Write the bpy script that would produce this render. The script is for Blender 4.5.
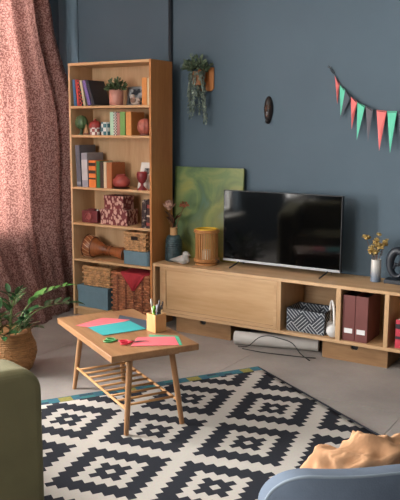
import bpy, bmesh, math, random
from mathutils import Vector, Matrix, noise
random.seed(7)
R = math.radians
for o in list(bpy.data.objects): bpy.data.objects.remove(o, do_unlink=True)
scene = bpy.context.scene
COL = scene.collection

# ------------------------------------------------------------------ camera
cd = bpy.data.cameras.new('camera'); cam = bpy.data.objects.new('camera', cd); COL.objects.link(cam)
cam.location = (3.2342, -4.779, 1.5192)
yaw, pit, rol = 0.5574, 0.1627, 0.0046
cam.rotation_euler = (Matrix.Rotation(yaw, 4, 'Z') @ Matrix.Rotation(math.pi/2 - pit, 4, 'X') @ Matrix.Rotation(rol, 4, 'Z')).to_euler()
cd.sensor_fit = 'VERTICAL'; cd.sensor_height = 24.0; cd.lens = 738.7*24.0/500.0
cd.clip_start = 0.05
scene.camera = cam
# ------------------------------------------------------------------ world, lights, exposure
w = bpy.data.worlds.new('world'); scene.world = w; w.use_nodes = True
w.node_tree.nodes['Background'].inputs[0].default_value = (0.85, 0.92, 1.0, 1)
w.node_tree.nodes['Background'].inputs[1].default_value = 0.28
def area(name, loc, rot, sx, sy, power, color):
    l = bpy.data.lights.new(name, 'AREA'); l.shape = 'RECTANGLE'; l.size = sx; l.size_y = sy
    l.energy = power; l.color = color
    o = bpy.data.objects.new(name, l); COL.objects.link(o); o.location = loc; o.rotation_euler = rot
    return o
WX = -1.25            # inner face of the left wall
# daylight outside the three windows of the left wall (size: y extent, z extent)
area('daylight_window_1', (WX-0.32, -1.1, 1.85), (0, R(-90), 0), 2.2, 1.4, 560, (1.0, 0.97, 0.94))
area('daylight_window_2', (WX-0.32, -2.95, 1.62), (0, R(-90), 0), 2.25, 1.25, 660, (1.0, 0.97, 0.94))
area('daylight_window_3', (WX-0.32, -5.35, 1.62), (0, R(-90), 0), 2.25, 1.1, 300, (1.0, 0.97, 0.94))
area('added_front_fill', (0.1, -7.25, 1.75), (R(90), 0, 0), 1.9, 2.0, 300, (1.0, 0.97, 0.94))  # added fill light from the front, behind the camera
vs = scene.view_settings
vs.view_transform = 'Standard'; vs.look = 'None'; vs.gamma = 1; vs.use_curve_mapping = False
vs.exposure = -0.25

# ------------------------------------------------------------------ materials
def C(h):
    h = h.lstrip('#'); v = [int(h[i:i+2], 16)/255 for i in (0, 2, 4)]
    return tuple((c/12.92 if c <= .04045 else ((c+.055)/1.055)**2.4) for c in v) + (1,)
def mul(c, k): return (min(1, c[0]*k), min(1, c[1]*k), min(1, c[2]*k), 1)
MATS = {}
def newmat(name):
    m = bpy.data.materials.new(name); m.use_nodes = True
    nt = m.node_tree; return m, nt, nt.nodes['Principled BSDF']
def mat(name, col, rough=.6, metal=0, var=.12, scale=12, stretch=(1,1,1), bump=0, bscale=None, spec=.5, col2=None, detail=4):
    if name in MATS: return MATS[name]
    m, nt, b = newmat(name); N = nt.nodes; L = nt.links
    c = C(col) if isinstance(col, str) else col
    tc = N.new('ShaderNodeTexCoord'); mp = N.new('ShaderNodeMapping'); mp.inputs['Scale'].default_value = stretch
    L.new(tc.outputs['Object'], mp.inputs['Vector'])
    nz = N.new('ShaderNodeTexNoise'); nz.inputs['Scale'].default_value = scale; nz.inputs['Detail'].default_value = detail
    L.new(mp.outputs[0], nz.inputs['Vector'])
    rp = N.new('ShaderNodeValToRGB'); rp.color_ramp.elements[0].position = .3; rp.color_ramp.elements[1].position = .7
    rp.color_ramp.elements[0].color = mul(c, 1-var) if col2 is None else C(col2)
    rp.color_ramp.elements[1].color = mul(c, 1+var) if col2 is None else c
    L.new(nz.outputs['Fac'], rp.inputs[0]); L.new(rp.outputs[0], b.inputs['Base Color'])
    b.inputs['Roughness'].default_value = rough; b.inputs['Metallic'].default_value = metal
    b.inputs['Specular IOR Level'].default_value = spec
    if bump:
        n2 = N.new('ShaderNodeTexNoise'); n2.inputs['Scale'].default_value = bscale or scale*4; n2.inputs['Detail'].default_value = 3
        L.new(mp.outputs[0], n2.inputs['Vector'])
        bp = N.new('ShaderNodeBump'); bp.inputs['Strength'].default_value = bump; bp.inputs['Distance'].default_value = .01
        L.new(n2.outputs['Fac'], bp.inputs['Height']); L.new(bp.outputs[0], b.inputs['Normal'])
    MATS[name] = m; return m
def wood(name, col, dark, axis='x', rough=.5, scale=9, spec=.4):
    if name in MATS: return MATS[name]
    st = {'x': (.12, 1, 1), 'y': (1, .12, 1), 'z': (1, 1, .12)}[axis]
    m, nt, b = newmat(name); N = nt.nodes; L = nt.links
    tc = N.new('ShaderNodeTexCoord'); mp = N.new('ShaderNodeMapping'); mp.inputs['Scale'].default_value = st
    L.new(tc.outputs['Object'], mp.inputs['Vector'])
    n1 = N.new('ShaderNodeTexNoise'); n1.inputs['Scale'].default_value = scale; n1.inputs['Detail'].default_value = 5; n1.inputs['Distortion'].default_value = .6
    n2 = N.new('ShaderNodeTexNoise'); n2.inputs['Scale'].default_value = scale*8; n2.inputs['Detail'].default_value = 3
    L.new(mp.outputs[0], n1.inputs['Vector']); L.new(mp.outputs[0], n2.inputs['Vector'])
    ad = N.new('ShaderNodeMath'); ad.operation = 'MULTIPLY_ADD'; ad.inputs[1].default_value = .45
    L.new(n2.outputs['Fac'], ad.inputs[0]); L.new(n1.outputs['Fac'], ad.inputs[2])
    rp = N.new('ShaderNodeValToRGB'); rp.color_ramp.elements[0].position = .45; rp.color_ramp.elements[1].position = 1.0
    rp.color_ramp.elements[0].color = C(col); rp.color_ramp.elements[1].color = C(dark)
    L.new(ad.outputs[0], rp.inputs[0]); L.new(rp.outputs[0], b.inputs['Base Color'])
    b.inputs['Roughness'].default_value = rough; b.inputs['Specular IOR Level'].default_value = spec
    bp = N.new('ShaderNodeBump'); bp.inputs['Strength'].default_value = .08; bp.inputs['Distance'].default_value = .004
    L.new(n2.outputs['Fac'], bp.inputs['Height']); L.new(bp.outputs[0], b.inputs['Normal'])
    MATS[name] = m; return m

def pattern(name, c1, c2, scale, kind='voronoi', rough=.7, thr=.5, bump=0, stretch=(1,1,1)):
    if name in MATS: return MATS[name]
    m, nt, b = newmat(name); N = nt.nodes; L = nt.links
    tc = N.new('ShaderNodeTexCoord'); mp = N.new('ShaderNodeMapping'); mp.inputs['Scale'].default_value = stretch
    L.new(tc.outputs['Object'], mp.inputs['Vector'])
    if kind == 'voronoi':
        t = N.new('ShaderNodeTexVoronoi'); t.inputs['Scale'].default_value = scale; out = t.outputs['Distance']
    elif kind == 'noise':
        t = N.new('ShaderNodeTexNoise'); t.inputs['Scale'].default_value = scale; t.inputs['Detail'].default_value = 3; out = t.outputs['Fac']
    elif kind == 'bands':
        t = N.new('ShaderNodeTexWave'); t.inputs['Scale'].default_value = scale; t.bands_direction = 'Z'; out = t.outputs['Fac']
    else:
        t = N.new('ShaderNodeTexChecker'); t.inputs['Scale'].default_value = scale; out = t.outputs['Fac']
    L.new(mp.outputs[0], t.inputs['Vector'])
    rp = N.new('ShaderNodeValToRGB'); rp.color_ramp.elements[0].position = thr-.06; rp.color_ramp.elements[1].position = thr+.06
    rp.color_ramp.elements[0].color = C(c1); rp.color_ramp.elements[1].color = C(c2)
    L.new(out, rp.inputs[0]); L.new(rp.outputs[0], b.inputs['Base Color']); b.inputs['Roughness'].default_value = rough
    if bump:
        bp = N.new('ShaderNodeBump'); bp.inputs['Strength'].default_value = bump; bp.inputs['Distance'].default_value = .01
        L.new(out, bp.inputs['Height']); L.new(bp.outputs[0], b.inputs['Normal'])
    MATS[name] = m; return m

# ------------------------------------------------------------------ mesh builder
class MB:
    def __init__(s): s.v = []; s.f = []
    def add(s, vs, fs, M=None):
        n = len(s.v)
        s.v += [tuple(M @ Vector(v)) if M else tuple(v) for v in vs]
        s.f += [tuple(i+n for i in f) for f in fs]; return s
    def box(s, x0, x1, y0, y1, z0, z1, M=None):
        vs = [(x, y, z) for z in (z0, z1) for y in (y0, y1) for x in (x0, x1)]
        return s.add(vs, [(0,2,3,1), (4,5,7,6), (0,1,5,4), (2,6,7,3), (0,4,6,2), (1,3,7,5)], M)
    def lathe(s, prof, n=24, M=None, cap=True, ripple=None):
        vs = []; fs = []
        for r, z in prof:
            for k in range(n):
                a = 2*math.pi*k/n; rr = r*(ripple(a, z) if ripple else 1)
                vs.append((rr*math.cos(a), rr*math.sin(a), z))
        for i in range(len(prof)-1):
            for k in range(n):
                k2 = (k+1) % n; fs.append((i*n+k, i*n+k2, (i+1)*n+k2, (i+1)*n+k))
        if cap:
            fs.append(tuple(range(n-1, -1, -1))); m = (len(prof)-1)*n; fs.append(tuple(m+k for k in range(n)))
        return s.add(vs, fs, M)
    def tube(s, pts, r, n=8, closed=False, M=None):
        pts = [Vector(p) for p in pts]; N = len(pts); vs = []; fs = []
        prev = None
        for i, p in enumerate(pts):
            if closed: t = pts[(i+1) % N]-pts[i-1]
            else: t = pts[min(i+1, N-1)]-pts[max(i-1, 0)]
            t.normalize()
            if prev is None:
                a = Vector((0,0,1)) if abs(t.z) < .9 else Vector((1,0,0)); u = t.cross(a).normalized()
            else:
                u = (prev - t*prev.dot(t)).normalized()
            prev = u; q = t.cross(u)
            rr = r[i] if isinstance(r, (list, tuple)) else r
            for k in range(n):
                a = 2*math.pi*k/n; vs.append(p+(u*math.cos(a)+q*math.sin(a))*rr)
        for i in range(N if closed else N-1):
            j = (i+1) % N
            for k in range(n):
                k2 = (k+1) % n; fs.append((i*n+k, i*n+k2, j*n+k2, j*n+k))
        if not closed:
            fs.append(tuple(range(n-1, -1, -1))); fs.append(tuple((N-1)*n+k for k in range(n)))
        return s.add(vs, fs, M)
    def prism(s, poly, d0, d1, plane='xz', M=None):
        def P(a, b, d): return {'xz': (a, d, b), 'xy': (a, b, d), 'yz': (d, a, b)}[plane]
        n = len(poly); vs = [P(a, b, d0) for a, b in poly]+[P(a, b, d1) for a, b in poly]
        fs = [tuple(range(n)), tuple(range(2*n-1, n-1, -1))]+[(i, i+n, (i+1) % n+n, (i+1) % n) for i in range(n)]
        return s.add(vs, fs, M)
    def ball(s, c, r, nu=14, nv=9, M=None, fn=None):
        rx, ry, rz = r if isinstance(r, (tuple, list)) else (r, r, r)
        vs = [(c[0], c[1], c[2]-rz)]; fs = []
        for j in range(1, nv):
            ph = -math.pi/2+math.pi*j/nv
            for k in range(nu):
                a = 2*math.pi*k/nu; vs.append((c[0]+rx*math.cos(ph)*math.cos(a), c[1]+ry*math.cos(ph)*math.sin(a), c[2]+rz*math.sin(ph)))
        vs.append((c[0], c[1], c[2]+rz)); top = len(vs)-1
        for k in range(nu): fs.append((0, 1+(k+1) % nu, 1+k)); fs.append((top, top-nu+k, top-nu+(k+1) % nu))
        for j in range(nv-2):
            for k in range(nu):
                k2 = (k+1) % nu; a = 1+j*nu; b = a+nu; fs.append((a+k, a+k2, b+k2, b+k))
        if fn: vs = [fn(Vector(v)) for v in vs]
        return s.add(vs, fs, M)
    def mesh(s, name, m, smooth=False):
        me = bpy.data.meshes.new(name); me.from_pydata(s.v, [], s.f); me.update()
        bm = bmesh.new(); bm.from_mesh(me); bmesh.ops.recalc_face_normals(bm, faces=bm.faces); bm.to_mesh(me); bm.free()
        me.materials.append(m)
        if smooth: me.polygons.foreach_set('use_smooth', [True]*len(me.polygons))
        return me
    def build(s, name, m, parent=None, smooth=False, bevel=0, seg=2, loc=None, rot=None, auto=None):
        o = bpy.data.objects.new(name, s.mesh(name, m, smooth or bool(auto))); COL.objects.link(o)
        if parent: o.parent = parent
        if loc: o.location = loc
        if rot: o.rotation_euler = rot
        if auto: o.data.set_sharp_from_angle(angle=R(auto))
        if bevel:
            b = o.modifiers.new('bevel', 'BEVEL'); b.width = bevel; b.segments = seg; b.limit_method = 'ANGLE'; b.angle_limit = R(35)
        return o
def link(name, me, parent, loc=(0,0,0), rot=(0,0,0), scale=(1,1,1)):
    o = bpy.data.objects.new(name, me); COL.objects.link(o); o.parent = parent
    o.location = loc; o.rotation_euler = rot; o.scale = scale; return o
def thing(name, label, cat, loc=(0,0,0), rz=0, group=None, ry=0, rx=0):
    o = bpy.data.objects.new(name, None); COL.objects.link(o); o.empty_display_size = .05
    o.location = loc; o.rotation_euler = (rx, ry, rz); tag(o, label, cat, group); return o
def tag(o, label=None, cat=None, group=None, kind=None):
    if label: o['label'] = label
    if cat: o['category'] = cat
    if group: o['group'] = group
    if kind: o['kind'] = kind
    return o
def T(x=0, y=0, z=0): return Matrix.Translation((x, y, z))
def RX(a): return Matrix.Rotation(R(a), 4, 'X')
def RY(a): return Matrix.Rotation(R(a), 4, 'Y')
def RZ(a): return Matrix.Rotation(R(a), 4, 'Z')
def arc(cx, cz, r, a0, a1, n): return [(cx+r*math.cos(R(a0+(a1-a0)*i/n)), cz+r*math.sin(R(a0+(a1-a0)*i/n))) for i in range(n+1)]

# ------------------------------------------------------------------ palette
OAK = wood('oak_x', '#c6a47e', '#aa865e', 'x'); OAKZ = wood('oak_z', '#c6a47e', '#aa865e', 'z'); OAKY = wood('oak_y', '#c6a47e', '#aa865e', 'y')
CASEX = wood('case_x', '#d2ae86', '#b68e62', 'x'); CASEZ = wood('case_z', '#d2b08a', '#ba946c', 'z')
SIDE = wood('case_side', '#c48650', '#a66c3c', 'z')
TABLE = wood('table_wood', '#a67f5a', '#7c563a', 'x', rough=.34); TLEG = wood('table_leg', '#b08560', '#8f6640', 'z')
DOWEL = wood('dowel_wood', '#c99a68', '#a87845', 'y')
CRATE = wood('crate_wood', '#9a7752', '#775738', 'x')
WALLM = mat('wall_paint', '#475864', .75, var=.05, scale=2.5, bump=.05, bscale=60)
PIPEM = mat('pipe_paint', '#44566a', .55, var=.05, scale=4)
WHITEW = mat('white_window', '#d9d6cf', .5, var=.03)
BLACK = mat('matte_black', '#131316', .5, var=.1)
WHITE = mat('white_plastic', '#dcdcda', .4, var=.03)
PAPER = mat('page_paper', '#d8ccb6', .8, var=.08, scale=90, stretch=(1,1,.05))
STEEL = mat('steel', '#b9bbbf', .3, 1, var=.05)

# ------------------------------------------------------------------ the room
WY = 0.12             # room face of the back wall
CEIL = 3.1
def concrete():
    m, nt, b = newmat('concrete_floor'); N = nt.nodes; L = nt.links
    tc = N.new('ShaderNodeTexCoord')
    n1 = N.new('ShaderNodeTexNoise'); n1.inputs['Scale'].default_value = 1.6; n1.inputs['Detail'].default_value = 7; n1.inputs['Roughness'].default_value = .6
    n2 = N.new('ShaderNodeTexNoise'); n2.inputs['Scale'].default_value = 60; n2.inputs['Detail'].default_value = 4
    geo = N.new('ShaderNodeNewGeometry')
    L.new(geo.outputs['Position'], n1.inputs['Vector']); L.new(geo.outputs['Position'], n2.inputs['Vector'])
    rp = N.new('ShaderNodeValToRGB'); rp.color_ramp.elements[0].position = .3; rp.color_ramp.elements[1].position = .72
    rp.color_ramp.elements[0].color = C('#8b8581'); rp.color_ramp.elements[1].color = C('#aba5a0')
    L.new(n1.outputs['Fac'], rp.inputs[0])
    mx = N.new('ShaderNodeMix'); mx.data_type = 'RGBA'; mx.blend_type = 'MULTIPLY'; mx.inputs['Factor'].default_value = .25
    L.new(rp.outputs[0], mx.inputs[6]); L.new(n2.outputs['Color'], mx.inputs[7]); L.new(mx.outputs[2], b.inputs['Base Color'])
    b.inputs['Roughness'].default_value = .55
    bp = N.new('ShaderNodeBump'); bp.inputs['Strength'].default_value = .06; bp.inputs['Distance'].default_value = .01
    L.new(n2.outputs['Fac'], bp.inputs['Height']); L.new(bp.outputs[0], b.inputs['Normal'])
    return m
CONC = concrete()
XR = 5.6; YF = -6.9
fl = MB().box(WX-.25, XR, YF, WY+.2, -.06, -.004).build('floor', mat('joint_grout', '#6d665f', .9, var=.1))
tag(fl, kind='structure')
me_t = MB().box(.0015, 1.1985, .0015, 1.1985, -.02, 0).mesh('floor_slab', CONC)
x = WX-.19
while x < XR-.6:
    y = WY+.11-1.2
    while y > YF-.2:
        link('floor_slab', me_t, fl, (x, y, 0)); y -= 1.2
    x += 1.2
tag(MB().box(WX-.25, XR, WY, WY+.2, -.06, CEIL).build('wall_back', WALLM), kind='structure')
tag(MB().box(WX-.25, XR, YF, WY+.2, CEIL, CEIL+.1).build('ceiling', mat('ceiling_paint', '#c8c5bf', .9, var=.03)), kind='structure')
fwm = MB(); fwm.box(WX-.25, -.85, YF-.2, YF, -.06, CEIL); fwm.box(1.05, XR, YF-.2, YF, -.06, CEIL); fwm.box(-.85, 1.05, YF-.2, YF, -.06, .7); fwm.box(-.85, 1.05, YF-.2, YF, 2.78, CEIL)
tag(fwm.build('wall_front', mat('front_paint', '#8d8a86', .9, var=.05)), kind='structure')
# left wall with three window openings
SILL, HEAD = .70, 2.78
wins = [(-1.75, -.42), (-3.5, -2.35), (-5.85, -4.9)]
lw = MB()
ys = [WY] + [v for a, b in wins for v in (b, a)] + [YF]
for i in range(0, len(ys), 2): lw.box(WX-.2, WX, ys[i+1], ys[i], -.06, CEIL)
SILLS = [SILL, .48, .48]
for (a, b), SL in zip(wins, SILLS):
    lw.box(WX-.2, WX, a, b, -.06, SL); lw.box(WX-.2, WX, a, b, HEAD, CEIL)
tag(lw.build('wall_left', WALLM), kind='structure')
def glassmat():
    m, nt, b = newmat('window_glass'); N = nt.nodes; L = nt.links; N.remove(b)
    t = N.new('ShaderNodeBsdfTransparent'); g = N.new('ShaderNodeBsdfGlossy'); g.inputs['Roughness'].default_value = .02
    mx = N.new('ShaderNodeMixShader'); mx.inputs[0].default_value = .06
    L.new(t.outputs[0], mx.inputs[1]); L.new(g.outputs[0], mx.inputs[2]); L.new(mx.outputs[0], N['Material Output'].inputs[0]); return m
GLASS = glassmat()
for i, (a, b) in enumerate(wins):
    SILL = SILLS[i]; f = MB(); X0, X1 = WX-.16, WX-.11
    f.box(X0, X1, a, a+.05, SILL, HEAD); f.box(X0, X1, b-.05, b, SILL, HEAD)
    f.box(X0, X1, a+.05, b-.05, SILL, SILL+.05); f.box(X0, X1, a+.05, b-.05, HEAD-.05, HEAD)
    c = (a+b)/2; f.box(X0, X1, c-.025, c+.025, SILL+.05, HEAD-.05)
    o = f.build('window_%d' % (i+1), WHITEW); tag(o, kind='structure')
    for (p, q) in ((a+.05, c-.025), (c+.025, b-.05)):
        MB().box(WX-.14, WX-.134, p, q, SILL+.05, HEAD-.05).build('pane', GLASS, o)
    MB().box(WX-.2, WX+.085, a-.04, b+.04, SILL-.03, SILL).build('window_sill', WHITEW, o, bevel=.004)
SILL = .70; f = MB(); Y0, Y1 = YF-.16, YF-.11  # unseen front window, added to let in the frontal fill light
f.box(-.85, -.8, Y0, Y1, SILL, HEAD); f.box(1.0, 1.05, Y0, Y1, SILL, HEAD); f.box(.075, .125, Y0, Y1, SILL, HEAD); f.box(-.8, .075, Y0, Y1, SILL, SILL+.05); f.box(.125, 1.0, Y0, Y1, SILL, SILL+.05); f.box(-.8, .075, Y0, Y1, HEAD-.05, HEAD); f.box(.125, 1.0, Y0, Y1, HEAD-.05, HEAD)
o = tag(f.build('window_4', WHITEW), kind='structure')
for p_, q_ in ((-.8, .075), (.125, 1.0)): MB().box(p_, q_, YF-.14, YF-.134, SILL+.05, HEAD-.05).build('pane', GLASS, o)
# painted vertical trims on the back wall above the bookcase
tag(MB().box(-1.165, -1.03, WY-.012, WY, 0, CEIL).build('trim_1', WALLM, bevel=.004), kind='structure')
tag(MB().box(-.2, -.105, WY-.012, WY, 0, CEIL).build('trim_2', WALLM, bevel=.003), kind='structure')
o = tag(MB().tube([(-.088, WY-.016, 0), (-.088, WY-.016, CEIL)], .0155, 12).build('trim_3', mat('dark_pipe', '#1b2129', .5), smooth=True), kind='structure')

# ------------------------------------------------------------------ curtain
def curtainmat():
    m, nt, b = newmat('curtain_fabric'); N = nt.nodes; L = nt.links; N.remove(b)
    tc = N.new('ShaderNodeTexCoord')
    n1 = N.new('ShaderNodeTexNoise'); n1.inputs['Scale'].default_value = 85; n1.inputs['Detail'].default_value = 3; n1.inputs['Roughness'].default_value = .65
    L.new(tc.outputs['Object'], n1.inputs['Vector'])
    rp = N.new('ShaderNodeValToRGB'); rp.color_ramp.elements[0].position = .44; rp.color_ramp.elements[1].position = .58
    rp.color_ramp.elements[0].color = C('#64332f'); rp.color_ramp.elements[1].color = C('#c09f98')
    L.new(n1.outputs['Fac'], rp.inputs[0])
    tr = N.new('ShaderNodeMix'); tr.data_type = 'RGBA'; tr.inputs[0].default_value = .4; tr.inputs[7].default_value = C('#d8c3bc'); L.new(rp.outputs[0], tr.inputs[6])
    d = N.new('ShaderNodeBsdfDiffuse'); t = N.new('ShaderNodeBsdfTranslucent'); mx = N.new('ShaderNodeMixShader'); mx.inputs[0].default_value = .42
    L.new(rp.outputs[0], d.inputs[0]); L.new(tr.outputs[2], t.inputs[0])
    L.new(d.outputs[0], mx.inputs[1]); L.new(t.outputs[0], mx.inputs[2]); L.new(mx.outputs[0], N['Material Output'].inputs[0])
    return m
def interp(tab, v):
    for (a, p), (b, q) in zip(tab, tab[1:]):
        if v <= b: return p+(q-p)*max(0, (v-a)/(b-a))
    return tab[-1][1]
cur = thing('curtain', 'long dusty pink mottled window curtain hanging left of the bookcase', 'curtain', (WX, -.9, 0))
nu, nv = 150, 80; vs = []; fs = []
for j in range(nv+1):
    z = .0015+2.848*j/nv
    yb = interp([(0, .03), (.7, .05), (1.3, .05), (1.8, .02), (2.5, -.12), (2.9, -.3)], z)
    for i in range(nu+1):
        s = i/nu; y = yb+(-2.02-yb)*s
        xb = interp([(-.05, -.97), (.14, -.945), (.44, -.86), (.87, -.72), (1.4, -.58), (2.1, -.5)], -y)
        xt = -1.115+.14*min(1, max(0, (y+.4)/.42))*min(1, max(0, (2.3-z)/.7))
        wz = interp([(0, 1), (.3, .62), (.66, .1), (.72, .04), (1.6, .02), (2.9, 0)], z)
        fold = (.030*math.sin(s*46+1.2*math.sin(s*9))+.016*math.sin(s*97+2+z*.7))*(.55+.45*min(1, z/2.2))
        fold += .02*noise.noise(Vector((s*6, z*1.6, 3)))
        x = xt+(xb-xt)*wz+fold
        vs.append((x-WX, y+.9+.01*math.sin(z*3+s*20), z))
for j in range(nv):
    for i in range(nu): a = j*(nu+1)+i; fs.append((a, a+1, a+nu+2, a+nu+1))
o = MB().add(vs, fs).build('curtain_panel', curtainmat(), cur, smooth=True)
sol = o.modifiers.new('thickness', 'SOLIDIFY'); sol.thickness = .002
CURM = o.data.materials[0]
# unseen curtain in the same fabric, added to shade the back wall's left part
shade_curtain = thing('curtain', 'added unseen gathered dusty pink curtain shading the back wall', 'curtain', (WX, -2.2, 0))
vs = []; fs = []; nu, nv = 90, 30
for j in range(nv+1):
    z = .0015+2.85*j/nv
    for i in range(nu+1):
        s = i/nu; ph = s*math.pi*2*6
        vs.append((.19+.125*math.sin(ph)+.01*math.sin(z*2+s*7), .1-.26*s+.02*math.cos(ph), z))
for j in range(nv):
    for i in range(nu): a = j*(nu+1)+i; fs.append((a, a+1, a+nu+2, a+nu+1))
o2 = MB().add(vs, fs).build('curtain_panel', CURM, shade_curtain, smooth=True); sol = o2.modifiers.new('thickness', 'SOLIDIFY'); sol.thickness = .002
me_ring = MB().tube([(0.02*math.cos(2*math.pi*k/16), 0, 0.02*math.sin(2*math.pi*k/16)) for k in range(16)], .003, 6, True).mesh('curtain_ring', STEEL, True)
for k in range(9): link('curtain_ring', me_ring, cur, (.14, .6-k*.2, 2.865))
rod = thing('curtain_rod', 'thin dark metal curtain rod above the window', 'curtain rod', (WX, -.9, 2.88))
MB().tube([(.14, .98, 0), (.14, -1.25, 0)], .011, 10).build('rod', BLACK, rod, smooth=True)
for yy in (.95, -1.2): MB().tube([(0, yy, 0), (.14, yy, 0)], .008, 8).build('bracket', BLACK, rod, smooth=True)

# ------------------------------------------------------------------ bookcase
bc = thing('bookcase', 'tall oak veneer bookcase filled with books and baskets', 'bookcase', (-.4, -.14, 0))
TH = .018
MB().box(-.4, -.4+TH, -.14, .14, 0, 2.02).build('side_panel', CASEZ, bc, bevel=.001)
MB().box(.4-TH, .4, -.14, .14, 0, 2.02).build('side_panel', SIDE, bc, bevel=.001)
MB().box(-.4+TH, .4-TH, -.14, .14, 2.0, 2.02).build('top_panel', CASEX, bc, bevel=.001)
MB().box(-.4+TH, .4-TH, .134, .139, .0, 2.0).build('back_panel', CASEZ, bc)
MB().box(-.4+TH, .4-TH, -.11, -.1, 0, .055).build('plinth', CASEX, bc)
S = [1.691, 1.466, 1.056, .768, .472, .073]
for z in S: MB().box(-.4+TH, .4-TH, -.138, .134, z-TH, z).build('shelf', CASEX, bc, bevel=.001)

# ------------------------------------------------------------------ books
def book(label, x, y, z, t, h, d, cover, lean=0, group=None, bands=(), rough=.6, face=None, name='book', cat='book', coverm=None):
    """x = left edge of the spine, y = spine face, z = shelf top; lean > 0 tilts the top to the left"""
    b = thing(name, label, cat, (x, y, z), 0, group, ry=-R(lean))
    cm = coverm or mat('cover_'+cover.strip('#'), cover, rough, var=.08, scale=30)
    k = .0025
    m = MB(); m.box(0, t, 0, k, 0, h); m.box(0, k, k, d, 0, h); m.box(t-k, t, k, d, 0, h)
    m.build('cover', cm, b, bevel=.0008, seg=1)
    MB().box(k, t-k, k, d-.005, .003, h-.003).build('pages', PAPER, b)
    for (z0, z1, c) in bands: MB().box(.0005, t-.0005, -.0008, .0005, z0*h, z1*h).build('spine_band', mat('band_'+c.strip('#'), c, .6), b)
    return b
G1 = 'leaning books on the top shelf'
x = -.758
items = [('blue book at the left end of the top shelf', .026, .205, '#39658c', 4, (), None),
         ('red book next to the blue book on the top shelf', .020, .205, '#b5423c', 6, (), None),
         ('red and black patterned spine book on the top shelf', .020, .203, '#7a2f30', 8, (), pattern('redblack', '#b8403d', '#1a1414', 70, 'checker', stretch=(1,1,1))),
         ('cream spined book leaning on the top shelf', .022, .2, '#b5ac8c', 11, (), None),
         ('purple book leaning steeply on the top shelf', .030, .2, '#6d5b94', 17, (), None),
         ('slate grey spined black book, last of the leaning row', .026, .2, '#2b2d37', 19, (), None)]
for k, (lb, t, h, c, a, bd, cm) in enumerate(items):
    book(lb, x, -.265, S[0], t, h, .16 if k < 5 else .2, c, a, G1, bd, coverm=cm)
    if k < 5: x += t/math.cos(R(a))+.2*(math.tan(R(items[k+1][4]))-math.tan(R(a)))+.002
G2 = 'upright books on the second shelf'
for lb, x, t, h, c, cm in [('pale mint green book on the second shelf', -.408, .034, .178, '#9fc3ab', None),
                       ('black and white dotted spine book on the second shelf', -.372, .028, .178, '#8d8d85', pattern('bwdots', '#1c1c1e', '#d8d0c8', 95, 'checker')),
                       ('dusty rose thin book on the second shelf', -.342, .030, .172, '#a9746c', None),
                       ('bright green book on the second shelf', -.310, .046, .178, '#6f9a55', None),
                       ('orange tan thick book on the second shelf', -.254, .05, .177, '#c98a4c', None)]:
    book(lb, x, -.255, S[1], t, h, .17 if 'orange' in lb else .15, c, 0, G2, coverm=cm)
G3 = 'books on the third shelf'
book('tall dark grey binder at the left end of the third shelf', -.748, -.262, S[2], .045, .33, .2, '#5d5f6a', 2.5, G3, [(.05, .12, '#8a8c95')])
book('light grey binder with a pale spine on the third shelf', -.692, -.262, S[2], .06, .27, .2, '#8f8f98', 1.5, G3, [(.2, .8, '#b4b2b5')])
book('orange book with black bands on the third shelf', -.622, -.264, S[2], .07, .212, .16, '#dd7a35', 0, G3, [(.3, .36, '#2a1d18'), (.52, .64, '#2a1d18'), (.8, .92, '#2a1d18')])
book('dark green slim book on the third shelf', -.546, -.262, S[2], .034, .208, .16, '#2f6b3b', 0, G3)
book('dark brown slim book on the third shelf', -.509, -.262, S[2], .034, .206, .16, '#3e2d26', 0, G3)
book('cream slim book on the third shelf', -.472, -.262, S[2], .026, .206, .16, '#c9b698', 0, G3)
book('tan brown thick book behind the red pot', -.443, -.262, S[2], .05, .2, .17, '#a5643a', 0, G3)
book('orange tall book beside the framed picture on the top shelf', -.105, -.25, S[0], .045, .2, .14, '#c47f3f', 0)
book('cream tall book against the right side of the top shelf', -.056, -.25, S[0], .034, .196, .14, '#cbb892', 0)
book('dark patterned book standing right on the fourth shelf', -.118, -.255, S[3], .04, .215, .16, '#3a2420', -3, 'dark books on the fourth shelf', coverm=pattern('darkpat', '#2c1a1c', '#a9998c', 42, 'noise', thr=.6))
book('black and red striped book at the right end of the fourth shelf', -.072, -.255, S[3], .036, .222, .16, '#301a1c', -3, 'dark books on the fourth shelf', [(.1, .2, '#8c3a36'), (.4, .46, '#b9a692'), (.7, .82, '#8c3a36')])

# ------------------------------------------------------------------ small shelf ornaments
def leafmesh(name, L_, W_, m, curl=.15, nseg=5):
    vs = []; fs = []
    for i in range(nseg+1):
        t = i/nseg; wd = W_*.5*math.sin(math.pi*min(1, .06+t*.94))**.8 if i < nseg else 0
        zz = -curl*L_*t*t
        vs += [(L_*t, -wd, zz+wd*.35), (L_*t, 0, zz), (L_*t, wd, zz+wd*.35)]
    for i in range(nseg):
        a = i*3; fs += [(a, a+1, a+4, a+3), (a+1, a+2, a+5, a+4)]
    return MB().add(vs, fs)
def bush(mb, c, rad, n, L_, W_, seed=1, zs=1.0):
    rnd = random.Random(seed); base = leafmesh('l', L_, W_, None)
    for k in range(n):
        d = Vector((rnd.gauss(0, 1), rnd.gauss(0, 1), abs(rnd.gauss(0, 1))*.8+.05)).normalized()
        r = rad*(.35+.65*rnd.random())
        p = Vector(c)+Vector((d.x*r, d.y*r, d.z*r*zs))
        M = Matrix.Translation(p) @ d.to_track_quat('X', 'Z').to_matrix().to_4x4() @ Matrix.Rotation(rnd.uniform(0, 6.3), 4, 'X') @ Matrix.Rotation(rnd.uniform(-.6, .6), 4, 'Y')
        mb.add(base.v, base.f, M)
LEAF = mat('small_leaf', '#5d6f48', .5, var=.35, scale=25, col2='#31422a')
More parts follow.
